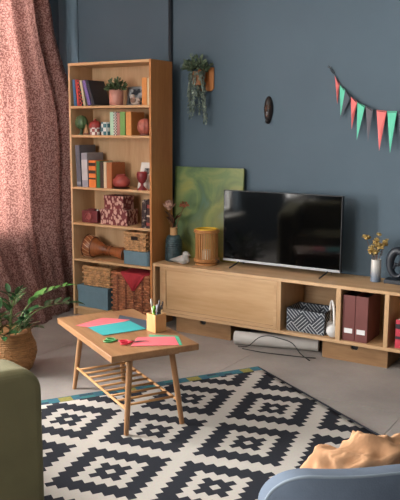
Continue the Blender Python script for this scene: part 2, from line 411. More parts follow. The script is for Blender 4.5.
p = thing('potted_plant', 'small bushy green plant in a pink ribbed pot on the top shelf', 'potted plant', (-.385, -.2, S[0]))
pot = [(.046, 0), (.053, .004), (.0545, .06), (.0545, .118), (.049, .12), (.048, .1)]
MB().lathe(pot, 40, ripple=lambda a, z: 1+.012*math.cos(20*a)).build('pot', mat('pink_pot', '#b57f70', .5, var=.06), p, smooth=True)
MB().lathe([(.046, .085), (.0475, .098), (.01, .1)], 20).build('soil', mat('soil', '#2d2119', .95, var=.3, scale=80), p)
mb = MB(); bush(mb, (0, 0, .115), .074, 190, .03, .018, 3, 1.15); tag(mb.build('foliage', LEAF, p), kind='stuff')
fr = thing('picture_frame', 'small silver framed photo leaning behind the bird figurine', 'picture frame', (-.272, -.12, S[0]), 0, rx=-R(10))
f = MB(); f.box(-.08, .08, 0, .012, 0, .016); f.box(-.08, .08, 0, .012, .134, .15); f.box(-.08, -.066, 0, .012, .016, .134); f.box(.066, .08, 0, .012, .016, .134)
f.build('frame', mat('silver_frame', '#9a9b9a', .4, .6), fr, bevel=.001); MB().box(-.066, .066, .005, .011, .016, .134).build('photo', pattern('photo_print', '#1d1e26', '#aab0b4', 14, 'noise'), fr)
def birdfig(name, label, cat, loc, rz, sc, m, mw, beakm):
    b = thing(name, label, cat, loc, rz)
    def sh(v):
        # body along +x (head) ; taper to tail at -x
        t = v.x/(.075*sc)
        return Vector((v.x, v.y*(1-.35*max(0, -t)), v.z+(.03*sc*max(0, -t-.2) if False else 0)))
    MB().ball((0, 0, .036*sc), (.06*sc, .034*sc, .036*sc), 18, 12, fn=sh).build('body', m, b, smooth=True)
    MB().ball((.042*sc, 0, .078*sc), .026*sc, 16, 10).build('head', m, b, smooth=True)
    t = MB().add([(-.03*sc, -.02*sc, .045*sc), (-.03*sc, .02*sc, .045*sc), (-.115*sc, .014*sc, .03*sc), (-.115*sc, -.014*sc, .03*sc), (-.03*sc, -.018*sc, .028*sc), (-.03*sc, .018*sc, .028*sc), (-.115*sc, .012*sc, .024*sc), (-.115*sc, -.012*sc, .024*sc)],
               [(0,1,2,3), (4,7,6,5), (0,3,7,4), (1,5,6,2), (2,6,7,3), (0,4,5,1)]); t.build('tail', mw, b, bevel=.003*sc)
    MB().tube([(.062*sc, 0, .078*sc), (.085*sc, 0, .075*sc)], [.007*sc, .001], 8).build('beak', beakm, b, smooth=True)
    return b
b = birdfig('bird_figurine', 'small grey and brown bird figurine on the top shelf', 'figurine', (-.2, -.2, S[0]), R(170), .82, mat('bird_grey', '#b3a69c', .6, var=.3, scale=40), mat('bird_brown', '#6d5647', .6), mat('beak_dark', '#332b28', .5))
for s in (-1, 1): MB().ball((.005, s*.024, .038), (.034, .008, .02)).build('wing', mat('bird_brown', '#6d5647', .6), b, smooth=True)
# second shelf: cactus ornament, cone, jar, mug, ribbed ornament
p = thing('cactus_ornament', 'green cactus shaped ornament at the left of the second shelf', 'ornament', (-.712, -.235, S[1]))
MB().lathe([(.03, 0), (.032, .004), (.016, .012), (.012, .035), (.014, .05)], 20).build('foot', mat('cactus_foot', '#38462f', .5), p, smooth=True)
MB().lathe([(.012, .045), (.04, .06), (.05, .085), (.048, .115), (.034, .142), (.01, .154), (.001, .155)], 36, ripple=lambda a, z: 1+.07*math.cos(9*a)).build('body', mat('cactus_green', '#4c6340', .5, var=.2), p, smooth=True)
p = thing('wooden_cone', 'small tan wooden cone ornament beside the cactus', 'ornament', (-.648, -.25, S[1]))
MB().lathe([(.026, 0), (.026, .006), (.002, .085)], 20).build('cone', mat('cone_wood', '#a57c55', .6), p, auto=40); MB().lathe([(.027, .003), (.027, .016), (.02, .017)], 20).build('band', mat('cone_band', '#6e4630', .6), p)
p = thing('lidded_jar', 'round jar with red lid and white checked body', 'jar', (-.578, -.225, S[1]))
MB().lathe([(.04, 0), (.044, .004), (.044, .058), (.04, .062)], 28).build('body', pattern('jar_check', '#d6d2cb', '#8b4a48', 40, 'checker'), p, auto=40)
MB().lathe([(.047, .058), (.049, .075), (.042, .098), (.02, .11), (.001, .112)], 28).build('lid', mat('jar_red', '#9a3833', .5), p, auto=50); MB().ball((0, 0, .116), .01).build('knob', mat('jar_red', '#9a3833', .5), p, smooth=True)
p = thing('patterned_mug', 'teal and white patterned mug right of the red lidded jar', 'mug', (-.472, -.22, S[1]))
MB().lathe([(.034, 0), (.038, .003), (.04, .098), (.036, .1), (.034, .01)], 28, cap=True).build('body', pattern('mug_pat', '#3f6f78', '#d5d6d2', 34, 'checker', thr=.5), p, auto=40)
MB().tube([(.03, .035*math.cos(R(a))+.0, .05+.03*math.sin(R(a))) if False else (-.036-.024*math.cos(R(a)), 0, .05+.03*math.sin(R(a))) for a in range(-90, 91, 20)], .005, 8).build('handle', mat('mug_handle', '#41616a', .4), p, smooth=True)
p = thing('ribbed_ornament', 'reddish terracotta ribbed head shaped ornament on the second shelf', 'ornament', (-.102, -.215, S[1]))
MB().lathe([(.035, 0), (.04, .004), (.038, .014)], 24).build('base', mat('terra_dark', '#6d3a31', .5), p, auto=40)
MB().lathe([(.034, .014), (.053, .035), (.058, .065), (.054, .095), (.038, .117), (.015, .127), (.001, .128)], 48, ripple=lambda a, z: 1+.05*math.cos(11*a)).build('body', mat('terra', '#a35a4c', .5, var=.2, scale=30), p, smooth=True)
# third shelf: squat red pot on saucer, goblet, card
p = thing('squat_pot', 'squat red ceramic pot on a dark saucer on the third shelf', 'pot', (-.335, -.215, S[2]))
p.scale = (.84, .84, .95)
MB().lathe([(.04, .0), (.075, .006), (.08, .012), (.06, .011)], 32).build('saucer', mat('saucer_dark', '#4a2a22', .5), p, auto=40)
MB().lathe([(.045, .012), (.07, .024), (.083, .05), (.078, .075), (.055, .096), (.042, .108), (.046, .116), (.04, .117), (.034, .1)], 32).build('body', mat('red_ceramic', '#98413a', .45, var=.1), p, auto=60)
p = thing('goblet', 'dark red ceramic goblet in front of the leaning card', 'goblet', (-.12, -.235, S[2]))
p.scale = (.9, .9, .84)
MB().lathe([(.04, 0), (.042, .006), (.03, .018), (.013, .04), (.012, .06)], 28).build('foot', mat('goblet_red', '#7f2d31', .4), p, smooth=True)
MB().lathe([(.012, .058), (.03, .075), (.044, .105), (.046, .14), (.042, .165), (.039, .165), (.042, .135), (.03, .09), (.004, .075)], 28, cap=False).build('cup', mat('goblet_red', '#7f2d31', .4), p, smooth=True)
p = thing('leaning_card', 'white card with a small dark picture leaning behind the goblet', 'card', (-.15, -.17, S[2]), R(-6), rx=-R(14))
MB().box(-.07, .07, 0, .003, 0, .21).build('card', mat('card_white', '#d4d0c8', .7), p); MB().box(-.025, .028, -.0012, .0, .12, .165).build('print', pattern('card_print', '#303038', '#8c8c88', 40, 'noise'), p)
# fourth shelf: camera, gift boxes
p = thing('box_camera', 'dark red box camera at the left of the fourth shelf', 'camera', (-.645, -.2, S[3]))
MB().box(-.08, .08, -.04, .04, 0, .098).build('body', mat('cam_body', '#6a2b2e', .5, var=.15), p, bevel=.006)
MB().lathe([(.034, 0), (.034, .018), (.028, .022), (.024, .012)], 24, M=T(.0, -.039, .05) @ RX(90)).build('lens_ring', mat('cam_ring', '#8e4a48', .4), p, auto=40)
MB().lathe([(.024, 0), (.018, .008), (.002, .011)], 24, M=T(.0, -.04, .05) @ RX(90)).build('lens', mat('cam_glass', '#1c0f12', .1), p, smooth=True)
MB().box(-.03, .03, -.02, .02, .098, .112).build('viewfinder', mat('cam_body', '#6a2b2e', .5), p, bevel=.003); MB().lathe([(.01, 0), (.01, .01)], 14, M=T(.055, 0, .098)).build('shutter_button', STEEL, p)
GB = pattern('gift_paper', '#c0988a', '#6a2a2c', 46, 'voronoi', thr=.47, stretch=(1, 1, .6))
def giftbox(label, loc, rz, wx, wy, h):
    p = thing('gift_box', label, 'box', loc, rz, 'patterned boxes on the fourth shelf')
    MB().box(-wx/2, wx/2, -wy/2, wy/2, 0, h*.82).build('body', GB, p, bevel=.002)
    MB().box(-wx/2-.003, wx/2+.003, -wy/2-.003, wy/2+.003, h*.66, h).build('lid', GB, p, bevel=.003)
giftbox('larger red patterned box, lower of two on the fourth shelf', (-.395, -.172, S[3]), R(4), .25, .155, .122)
giftbox('smaller red patterned box stacked on the larger one', (-.395, -.172, S[3]+.122), R(-3), .195, .13, .108)
# fifth shelf: drum, small basket on a blue bin
p = thing('goblet_drum', 'orange brown wooden goblet drum lying on its side', 'drum', (-.73, -.175, S[4]+.0955), 0)
Md = T(.0, 0, 0) @ RZ(9) @ RY(90+7.5)
DR = wood('drum_wood', '#a4633a', '#6f3c20', 'z', rough=.35); DRD = mat('drum_ring', '#5f3320', .5)
MB().lathe([(.088, .0), (.093, .012), (.09, .04), (.078, .08), (.058, .118), (.042, .15), (.037, .19), (.037, .26), (.045, .31), (.055, .345), (.054, .35), (.046, .345)], 36, M=Md).build('shell', DR, p, auto=50)
MB().lathe([(.0915, -.004), (.085, -.007), (.001, -.008)], 36, M=Md, cap=False).build('drum_skin', mat('skin', '#b08a66', .6, var=.2), p, smooth=True)
for z, r in ((.004, .0945), (.07, .0835)): MB().tube([Md @ Vector((r*math.cos(k*math.pi/16), r*math.sin(k*math.pi/16), z)) for k in range(32)], .004, 6, True).build('ring', DRD, p, smooth=True)
for k in range(16):
    a = k*math.pi/8; b2 = a+math.pi/16
    MB().tube([Md @ Vector((.095*math.cos(a), .095*math.sin(a), .004)), Md @ Vector((.092*math.cos(b2), .092*math.sin(b2), .042)), Md @ Vector((.084*math.cos(a+math.pi/8), .084*math.sin(a+math.pi/8), .07))], .0018, 5).build('cord', mat('drum_cord', '#c9a27c', .8), p)
for z in (.17, .2, .23): MB().tube([Md @ Vector((.039*math.cos(k*math.pi/12), .039*math.sin(k*math.pi/12), z)) for k in range(24)], .003, 6, True).build('carved_band', DRD, p, smooth=True)
def wicker(name, w, d, h, rows, m, parent, n=14, amp=.004, rim=True):
    """woven wall: loops of strand going in and out of stakes"""
    mb = MB(); per = []
    def side(ax, ay, bx, by, k):
        for i in range(k): t = i/k; per.append((ax+(bx-ax)*t, ay+(by-ay)*t))
    k2 = max(6, int(n*d/w)//2*2)
    side(-w/2, -d/2, w/2, -d/2, n); side(w/2, -d/2, w/2, d/2, k2); side(w/2, d/2, -w/2, d/2, n); side(-w/2, d/2, -w/2, -d/2, k2)
    hr = h/rows
    for r in range(rows):
        pts = []
        for i, (x, y) in enumerate(per):
            s = 1+(amp*(1 if (i+r) % 2 else -1))/(max(w, d)/2)
            pts.append((x*s, y*s, hr*(r+.5)))
        mb.tube(pts, hr*.53, 6, True)
    for i in range(0, len(per)):
        x, y = per[i]; mb.tube([(x, y, 0), (x, y, h)], .0035, 5)
    mb.box(-w/2+.006, w/2-.006, -d/2+.006, d/2-.006, .0, .008)
    o = mb.build(name, m, parent, smooth=False); tag(o, kind='stuff')
    if rim: MB().tube([(x*1.01, y*1.01, h) for x, y in per], hr*.7, 8, True).build('rim', m, parent, smooth=True)
    return o
WICK = mat('wicker_tan', '#b58a5e', .65, var=.45, scale=35, bump=.3); WICKD = mat('wicker_brown', '#9c6241', .6, var=.5, scale=30, bump=.3)
BIN = mat('blue_grey_board', '#647f8c', .7, var=.06, scale=20)
p = thing('storage_bin', 'low oval blue grey bin on the fifth shelf', 'storage bin', (-.175, -.158, S[4]))
poly = []
for cx, a0 in ((.105, -90), (-.105, 90)):
    poly += [(cx+.075*math.cos(R(a0+k*15)) * (.3 if False else .35), .1*math.sin(R(a0+k*15))) for k in range(13)]
MB().prism(poly, 0, .1, 'xy').build('body', BIN, p, bevel=.003)
MB().prism([(x*1.02, y*1.02) for x, y in poly], .082, .106, 'xy').build('lid', BIN, p, bevel=.003)
p = thing('wicker_basket', 'small square wicker basket standing on the blue bin', 'basket', (-.19, -.16, S[4]+.106), R(0))
wicker('weave', .19, .15, .138, 8, WICK, p, 10, .006); MB().box(-.03, .03, -.0905, -.08, .088, .116).build('handle_hole_shade', mat('hole_dark', '#22170f', .9), p)  # dark block on the weave stands in for shade inside the hole
# bottom shelf
p = thing('storage_box', 'blue grey lidded storage box on the bottom shelf', 'storage box', (-.605, -.155, S[5]))
MB().box(-.155, .155, -.11, .11, 0, .165).build('body', BIN, p, bevel=.002); MB().box(-.16, .16, -.115, .115, .135, .18).build('lid', BIN, p, bevel=.003)
p = thing('wicker_basket', 'flat wicker basket on top of the blue lidded box', 'basket', (-.575, -.155, S[5]+.18))
wicker('weave', .265, .18, .15, 8, WICK, p, 12, .007)
p = thing('wicker_hamper', 'large reddish wicker hamper on the bottom shelf', 'hamper', (-.222, -.15, S[5]))
wicker('weave', .352, .215, .315, 15, WICKD, p, 16, .007)
for x in (-.12, -.04, .04, .12): MB().box(x-.007, x+.007, -.121, -.112, .004, .312).build('stake', mat('stake_dark', '#6d3b26', .6), p)
MB().box(-.168, .168, -.1, .1, .3, .31).build('lid', WICKD, p)
# red cloth draped over the hamper
p = thing('red_cloth', 'red folded cloth draped over the front of the wicker hamper', 'cloth', (-.2, -.15, S[5]+.322))
vs = []; fs = []; n = 26
for j in range(n+1):
    for i in range(n+1):
        u = i/n*2-1; v = j/n
        x = .01+u*.135; L_ = .12+.17*v      # run from the back of the lid forward
        l = v*.33; xx = x
        wid = 1.0 if l < .18 else max(.06, 1-(l-.18)/.155)
        xx = .02+u*.135*wid+(.0 if l < .18 else -.0)
        if l < .20: y, z = .07-l, .014+.008*noise.noise(Vector((u*3, v*4, 1)))
        else: y, z = -.134-.006*math.sin(u*5)-.008*noise.noise(Vector((u*2.5, v*3, 5))), .012-(l-.20)*1.05
        if .18 < l < .215: z = min(z, .012)
        vs.append((xx, y, z))
for j in range(n):
    for i in range(n): a = j*(n+1)+i; fs.append((a, a+1, a+n+2, a+n+1))
o = MB().add(vs, fs).build('cloth', mat('red_fabric', '#a02832', .85, var=.12, scale=60), p, smooth=True); sol = o.modifiers.new('thickness', 'SOLIDIFY'); sol.thickness = .004

# ------------------------------------------------------------------ media console
CF, CBK = -.30, .10        # front / back
CX0, CX1 = .02, 2.3; CZ0, CZ1 = .127, .515
cs = thing('media_console', 'long low oak media console with sliding door and open cubbies', 'media console', (0, 0, 0))
MB().box(CX0, CX1, CF, CBK, CZ1-.022, CZ1).build('top_panel', OAK, cs, bevel=.0015)
MB().box(CX0, CX1, CF, CBK, CZ0, CZ0+.022).build('bottom_panel', OAK, cs, bevel=.0015)
MB().box(CX0, CX0+.022, CF, CBK, CZ0+.022, CZ1-.022).build('side_panel', OAKZ, cs); MB().box(CX1-.022, CX1, CF, CBK, CZ0+.022, CZ1-.022).build('side_panel', OAKZ, cs)
MB().box(CX0+.022, CX1-.022, CBK-.008, CBK, CZ0+.022, CZ1-.022).build('back_panel', OAK, cs)
for x0, x1 in ((1.064, 1.094), (1.494, 1.526), (1.818, 1.846)): MB().box(x0, x1, CF+.002, CBK-.008, CZ0+.022, CZ1-.022).build('divider', OAKZ, cs, bevel=.001)
MB().box(.062, .1, CF+.035, CF+.07, CZ0+.022, CZ1-.022).build('inner_stile', OAKZ, cs)
dr = MB(); D0, D1, Z0, Z1 = .1, 1.062, CZ0+.024, CZ1-.024
fw = .038
dr.box(D0, D0+fw, CF+.003, CF+.021, Z0, Z1); dr.box(D1-fw*.6, D1, CF+.003, CF+.021, Z0, Z1); dr.box(D0+fw, D1-fw*.6, CF+.003, CF+.021, Z1-fw*.62, Z1); dr.box(D0+fw, D1-fw*.6, CF+.003, CF+.021, Z0, Z0+fw*.62)
d = dr.build('sliding_door', OAK, cs, bevel=.001); MB().box(D0+fw-.004, D1-fw*.6+.004, CF+.011, CF+.017, Z0+.018, Z1-.018).build('door_panel', wood('door_veneer', '#c3a17a', '#a88459', 'x', scale=6), d)
# wooden drawers-boxes under the console
def crate(label, x0, x1):
    p = thing('wooden_box', label, 'wooden box', ((x0+x1)/2, -.1, 0), 0, 'wooden boxes under the console'); h = (x1-x0)/2; H = .1265
    b = MB(); b.box(-h, h, .14, .155, 0, H); b.box(-h, -h+.014, -.14, .14, 0, H); b.box(h-.014, h, -.14, .14, 0, H); b.box(-h+.014, h-.014, -.14, .14, 0, .01); b.box(-h+.014, h-.014, -.14, .14, H-.01, H)
    b.build('body', CRATE, p, bevel=.0015)
    q = MB().prism([(-h, 0), (h, 0), (h, H)] + [(.026, H), (.024, H-.032), (.014, H-.042), (-.014, H-.042), (-.024, H-.032), (-.026, H)] + [(-h, H)], -.155, -.14).build('front_panel', CRATE, p, bevel=.0015)
    MB().box(-.03, .03, -.1395, -.137, H-.052, H-.011).build('notch_shade', BLACK, p)  # black sheet behind the notch, painted-in shade of the box interior
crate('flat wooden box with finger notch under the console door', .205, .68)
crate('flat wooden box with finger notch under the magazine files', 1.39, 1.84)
# paper roll and cables
p = thing('paper_roll', 'white rolled sheet lying on the floor under the console', 'roll', (.74, -.30, .047), math.atan2(.16, .6))
vs = []
spi = [(.047*math.cos(a)*(1-.02*a/6.28), .047*math.sin(a)*(1-.02*a/6.28)) for a in [k*2*math.pi/28 for k in range(29)]] 
MB().prism(spi[:-1], 0, .6, 'yz').build('outer_sheet', mat('roll_white', '#c9c6c2', .7, var=.04), p, auto=40)
pts = [(0, .04*math.cos(k*.35)*(1-k*.012), .04*math.sin(k*.35)*(1-k*.012)) for k in range(58)]
MB().tube([(-.0015, a[1], a[2]) for a in pts], .0018, 5).build('spiral_edge', mat('roll_edge', '#8f8b86', .8), p)
cb = thing('power_cable', 'thin black power cable looping under the console', 'cable', (1.0, -.3, 0))
def smooth_pts(P, k=8):
    P = [Vector(a) for a in P]; out = []
    for i in range(len(P)-1):
        a, b, c, d_ = P[max(i-1, 0)], P[i], P[i+1], P[min(i+2, len(P)-1)]
        for j in range(k):
            t = j/k; out.append(.5*((2*b)+(c-a)*t+(2*a-5*b+4*c-d_)*t*t+(3*b-a-3*c+d_)*t**3))
    return out+[P[-1]]
MB().tube(smooth_pts([(-.2, -.06, .005), (-.12, -.055, .02), (-.05, -.04, .085), (.02, -.03, .108), (.1, -.035, .106), (.2, -.03, .085), (.28, -.06, .03), (.36, -.09, .005)]), .0035, 6).build('cable', BLACK, cb, smooth=True)
cb = thing('extension_cable', 'thin black cable lying flat on the floor by the roll', 'cable', (.9, -.4, 0))
MB().tube(smooth_pts([(-.05, .01, .0045), (.1, .005, .0045), (.25, .03, .0045), (.38, .055, .0045), (.47, .085, .0045)]), .0035, 6).build('cable', BLACK, cb, smooth=True)

# ------------------------------------------------------------------ television
tv = thing('television', 'flat black television standing on the oak console', 'television', (.97, -.08, CZ1))
TX, TZ0, TZ1 = .46, .038, .562
MB().box(-TX, TX, .004, .035, TZ0, TZ1).build('body', BLACK, tv, bevel=.003)
MB().box(-TX*.7, TX*.7, .035, .06, TZ0+.02, TZ0+.3).build('rear_housing', BLACK, tv, bevel=.006)
sm = mat('tv_screen', '#040405', .06, var=.05, spec=.35)
MB().box(-TX+.004, TX-.004, .0, .0045, TZ0+.017, TZ1-.004).build('screen', sm, tv)
bz = MB(); bz.box(-TX, -TX+.004, -.001, .004, TZ0, TZ1); bz.box(TX-.004, TX, -.001, .004, TZ0, TZ1); bz.box(-TX+.004, TX-.004, -.001, .004, TZ1-.004, TZ1); bz.build('bezel', BLACK, tv)
MB().box(-TX, TX, -.003, .004, TZ0, TZ0+.017).build('bottom_strip', mat('tv_silver', '#a9acb0', .35, .8, var=.03), tv, bevel=.001)
for sx in (-.35, .35):
    MB().tube([(sx-.0, -.1, .006), (sx+.02, -.03, .03), (sx+.02, .015, .042), (sx+.02, .06, .03), (sx-.0, .12, .006)], .0055, 8).build('foot', BLACK, tv, smooth=True)

# ------------------------------------------------------------------ painting
def paintmat():
    m, nt, b = newmat('painting'); N = nt.nodes; L = nt.links
    tc = N.new('ShaderNodeTexCoord'); mp = N.new('ShaderNodeMapping'); mp.inputs['Scale'].default_value = (1, 1, .8); L.new(tc.outputs['Object'], mp.inputs[0])
    n1 = N.new('ShaderNodeTexNoise'); n1.inputs['Scale'].default_value = 4.2; n1.inputs['Detail'].default_value = 5; n1.inputs['Distortion'].default_value = 1.2; L.new(mp.outputs[0], n1.inputs[0])
    sep = N.new('ShaderNodeSeparateXYZ'); L.new(tc.outputs['Object'], sep.inputs[0])
    rp = N.new('ShaderNodeValToRGB'); e = rp.color_ramp.elements
    e[0].position = .28; e[0].color = C('#48685a'); e[1].position = .75; e[1].color = C('#8f8b3c')
    for pz, c in ((.4, '#48603f'), (.5, '#5f7444'), (.58, '#77804a')): q = e.new(pz); q.color = C(c)
    L.new(n1.outputs['Fac'], rp.inputs[0])
    # yellow towards the lower right, blue-green patches
    a = N.new('ShaderNodeMath'); a.operation = 'MULTIPLY_ADD'; a.inputs[1].default_value = 1.5; a.inputs[2].default_value = .1; L.new(sep.outputs['X'], a.inputs[0])
    z = N.new('ShaderNodeMath'); z.operation = 'MULTIPLY_ADD'; z.inputs[1].default_value = -1.5; z.inputs[2].default_value = .62; L.new(sep.outputs['Z'], z.inputs[0])
    s = N.new('ShaderNodeMath'); s.operation = 'ADD'; L.new(a.outputs[0], s.inputs[0]); L.new(z.outputs[0], s.inputs[1])
    n2 = N.new('ShaderNodeTexNoise'); n2.inputs['Scale'].default_value = 7; n2.inputs['Detail'].default_value = 4; L.new(mp.outputs[0], n2.inputs[0])
    t = N.new('ShaderNodeMath'); t.operation = 'MULTIPLY'; t.use_clamp = True; L.new(s.outputs[0], t.inputs[0]); L.new(n2.outputs['Fac'], t.inputs[1])
    mx = N.new('ShaderNodeMix'); mx.data_type = 'RGBA'; L.new(t.outputs[0], mx.inputs[0]); L.new(rp.outputs[0], mx.inputs[6]); mx.inputs[7].default_value = C('#b3952c')
    L.new(mx.outputs[2], b.inputs['Base Color']); b.inputs['Roughness'].default_value = .5
    bp = N.new('ShaderNodeBump'); bp.inputs['Strength'].default_value = .3; bp.inputs['Distance'].default_value = .003; L.new(n2.outputs['Fac'], bp.inputs['Height']); L.new(bp.outputs[0], b.inputs['Normal'])
    return m
p = thing('painting', 'unframed green and yellow abstract canvas leaning behind the television', 'painting', (.283, .035, CZ1+.0015), 0, rx=-R(3.2))
MB().box(-.308, .308, 0, .02, 0, .712).build('canvas', paintmat(), p, bevel=.003)
st = MB(); st.box(-.3, -.27, .02, .03, .005, .707); st.box(.27, .3, .02, .03, .005, .707); st.box(-.27, .27, .02, .03, .005, .035); st.box(-.27, .27, .02, .03, .677, .707); st.build('stretcher_frame', CRATE, p)

# ------------------------------------------------------------------ objects on the console
p = thing('ribbed_vase', 'dark teal ribbed vase with tan neck and dried flowers', 'vase', (.095, -.125, CZ1))
prof = [(.058, 0)]
for k in range(11):
    z = .004+k*.0165; r = .068-.0006*k - (.006 if k == 10 else 0); prof += [(r-.0035, z), (r, z+.005), (r, z+.0115), (r-.0035, z+.0165)]
prof += [(.045, .197), (.03, .2)]
MB().lathe(prof, 36, ripple=lambda a, z: 1+.006*math.cos(36*a)).build('body', mat('teal_glaze', '#3b5054', .4, var=.25, scale=30, col2='#1d2c30'), p, smooth=True)
MB().lathe([(.028, .196), (.0285, .25), (.031, .256), (.026, .257), (.024, .21)], 28).build('neck', mat('cork_neck', '#b88f62', .6), p, auto=50)
STEM = mat('dry_stem', '#6d4630', .8); DLEAF = mat('dry_leaf', '#5b3426', .8, var=.3, scale=40)
def flowerstem(par, pts, r=.0022): MB().tube(smooth_pts(pts, 5), r, 6).build('stem', STEM, par, smooth=True)
flowerstem(p, [(0, 0, .21), (-.012, -.004, .3), (-.035, -.01, .4)]); flowerstem(p, [(.006, 0, .21), (.04, 0, .31), (.095, .0, .425)]); flowerstem(p, [(.0, .004, .21), (-.02, .0, .27), (-.06, .0, .33)])
pf = MB()
for ring in range(4):
    for k in range(12):
        a = k*math.pi/6+ring*.26; tilt = [75, 50, 28, 8][ring]
        l = leafmesh('x', .058, .024, None, curl=-.5, nseg=4)
        pf.add(l.v, l.f, T(-.035, -.01, .398) @ Matrix.Rotation(a, 4, 'Z') @ RY(-(90-tilt)) @ T(.008, 0, 0))
pf.ball((-.035, -.01, .425), (.026, .026, .036), 12, 8)
tag(pf.build('protea_head', mat('protea', '#d9b09c', .7, var=.35, scale=50, col2='#6b3a33'), p), kind='stuff')
pf = MB(); bush(pf, (.095, 0, .425), .028, 60, .018, .01, 5); pf.ball((.095, 0, .43), .014, 10, 7); tag(pf.build('small_flower_head', mat('rust_flower', '#9a5a40', .8, var=.3, scale=60), p), kind='stuff')
lm = leafmesh('dried_leaf', .12, .045, None, .25, 6).mesh('dried_leaf', DLEAF, True)
for a, tl, z0, sc in ((175, 55, .3, 1), (150, 30, .29, 1.1), (20, 70, .29, .9), (60, 48, .3, .8), (200, 60, .27, .8)):
    link('dried_leaf', lm, p, (0, 0, z0), (0, -R(tl), R(a)), (sc,)*3)
# white bird
CER = mat('ceramic_white', '#9c9a96', .45, var=.04)
p = thing('bird_ornament', 'smooth pale grey ceramic bird beside the bamboo lantern', 'ornament', (.235, -.215, CZ1), R(0))
def bird_sh(v):
    t = v.x/.06
    z = v.z
    if t < -.15: k = (-t-.15)/.85; return Vector((v.x-.055*k, v.y*(1-.6*k), .014+(z-.014)*(1-.72*k)+.004*k))
    return v
MB().ball((0, 0, .034), (.062, .034, .034), 24, 16, fn=bird_sh).build('body', CER, p, smooth=True)
MB().ball((.03, 0, .076), (.028, .025, .025), 18, 12).build('head', CER, p, smooth=True)
MB().lathe([(.031, 0), (.024, .05), (.02, .06)], 18, M=T(.028, 0, .024) @ RY(2)).build('neck', CER, p, smooth=True)
MB().tube([(.052, 0, .078), (.072, 0, .072)], [.008, .0015], 8).build('beak', CER, p, smooth=True)
# bamboo lantern
p = thing('bamboo_lantern', 'round bamboo slat lantern with yellow rim beside the painting', 'lantern', (.395, -.13, CZ1))
BAM = wood('bamboo', '#c08a55', '#8f5a2c', 'z', rough=.4)
MB().lathe([(.07, 0), (.084, .003), (.084, .016), (.078, .02), (.0, .02)], 36).build('base', BAM, p, auto=40)
me_s = MB().box(-.0045, .0045, -.002, .002, 0, .225).mesh('slat', BAM)
for k in range(30):
    a = k*2*math.pi/30
    rb = .083; link('slat', me_s, p, (rb*math.cos(a), rb*math.sin(a), .03), (0, 0, a+math.pi/2))
for z, r in ((.034, .091), (.046, .091), (.25, .091), (.262, .09)): MB().tube([(r*math.cos(k*math.pi/20), r*math.sin(k*math.pi/20), z) for k in range(40)], .0065, 8, True).build('hoop', BAM, p, smooth=True)
MB().lathe([(.08, .258), (.085, .262), (.085, .272), (.074, .274), (.074, .258)], 36, cap=False).build('rim', mat('yellow_rim', '#c9a12b', .4), p, auto=40)
MB().lathe([(.074, .262), (.05, .266), (.0, .267)], 30, cap=False).build('top_cover', mat('yellow_cover', '#b88c22', .5), p, smooth=True)
MB().lathe([(.03, .02), (.034, .03), (.034, .11), (.031, .112), (.03, .035), (.0, .03)], 24).build('candle_glass', mat('candle_glass', '#d9cdb5', .15, var=.03), p, smooth=True)
MB().tube(smooth_pts([(.085, -.02, .05), (.11, -.03, .052), (.12, -.02, .035), (.1, -.012, .03), (.087, -.01, .034)]), .004, 6).build('wire_handle', BLACK, p, smooth=True)
# grey vase with dried yellow flowers
def ombre():
    m, nt, b = newmat('ombre_glaze'); N = nt.nodes; L = nt.links
    tc = N.new('ShaderNodeTexCoord'); sp = N.new('ShaderNodeSeparateXYZ'); L.new(tc.outputs['Object'], sp.inputs[0])
    nz = N.new('ShaderNodeTexNoise'); nz.inputs['Scale'].default_value = 22; L.new(tc.outputs['Object'], nz.inputs[0])
    a = N.new('ShaderNodeMath'); a.operation = 'MULTIPLY_ADD'; a.inputs[1].default_value = .05; L.new(nz.outputs['Fac'], a.inputs[0]); L.new(sp.outputs['Z'], a.inputs[2])
    rp = N.new('ShaderNodeValToRGB'); rp.color_ramp.elements[0].position = .05; rp.color_ramp.elements[1].position = .13
    rp.color_ramp.elements[0].color = C('#5d6b7c'); rp.color_ramp.elements[1].color = C('#b4b2ad'); L.new(a.outputs[0], rp.inputs[0]); L.new(rp.outputs[0], b.inputs['Base Color']); b.inputs['Roughness'].default_value = .4
    return m
p = thing('cylinder_vase', 'grey glazed cylinder vase holding dried yellow flowers', 'vase', (1.668, -.045, CZ1))
MB().lathe([(.028, 0), (.0335, .002), (.0335, .15), (.032, .152), (.028, .15), (.026, .03), (.0, .03)], 28).build('body', ombre(), p, auto=50)
YF_ = mat('yellow_flower', '#c2a868', .8, var=.3, scale=60, col2='#94773e'); PF_ = mat('pale_flower', '#b9ac86', .8, var=.2, scale=60)
hd = MB(); bush(hd, (0, 0, 0), .02, 60, .016, .011, 9); hd.ball((0, 0, .004), .015, 10, 7); me_h = hd.mesh('flower_head', YF_)
rnd = random.Random(4)
tips = [(-.075, .0, .287, 1), (-.004, .0, .25, .9), (.062, .0, .265, 1), (.0, .03, .312, .6), (.022, -.02, .235, 1.1), (-.022, -.025, .215, 1.1), (.04, .03, .255, .8), (-.01, .02, .27, .8), (.005, -.035, .2, .9)]
for (x, y, z, sc) in tips:
    flowerstem(p, [(x*.15, y*.3, .06), (x*.35, y*.5, .16), (x, y, z)], .0014)
    link('flower_head', me_h, p, (x, y, z), (rnd.random(), rnd.random(), rnd.random()*6), (sc,)*3)
sl = leafmesh('small_leaf', .035, .014, None).mesh('small_leaf', mat('vase_leaf', '#8c8a6a', .7), True)
for k in range(16): a = rnd.uniform(0, 6.28); link('small_leaf', sl, p, (.02*math.cos(a), .02*math.sin(a), .155+rnd.random()*.09), (0, -R(rnd.uniform(10, 70)), a))
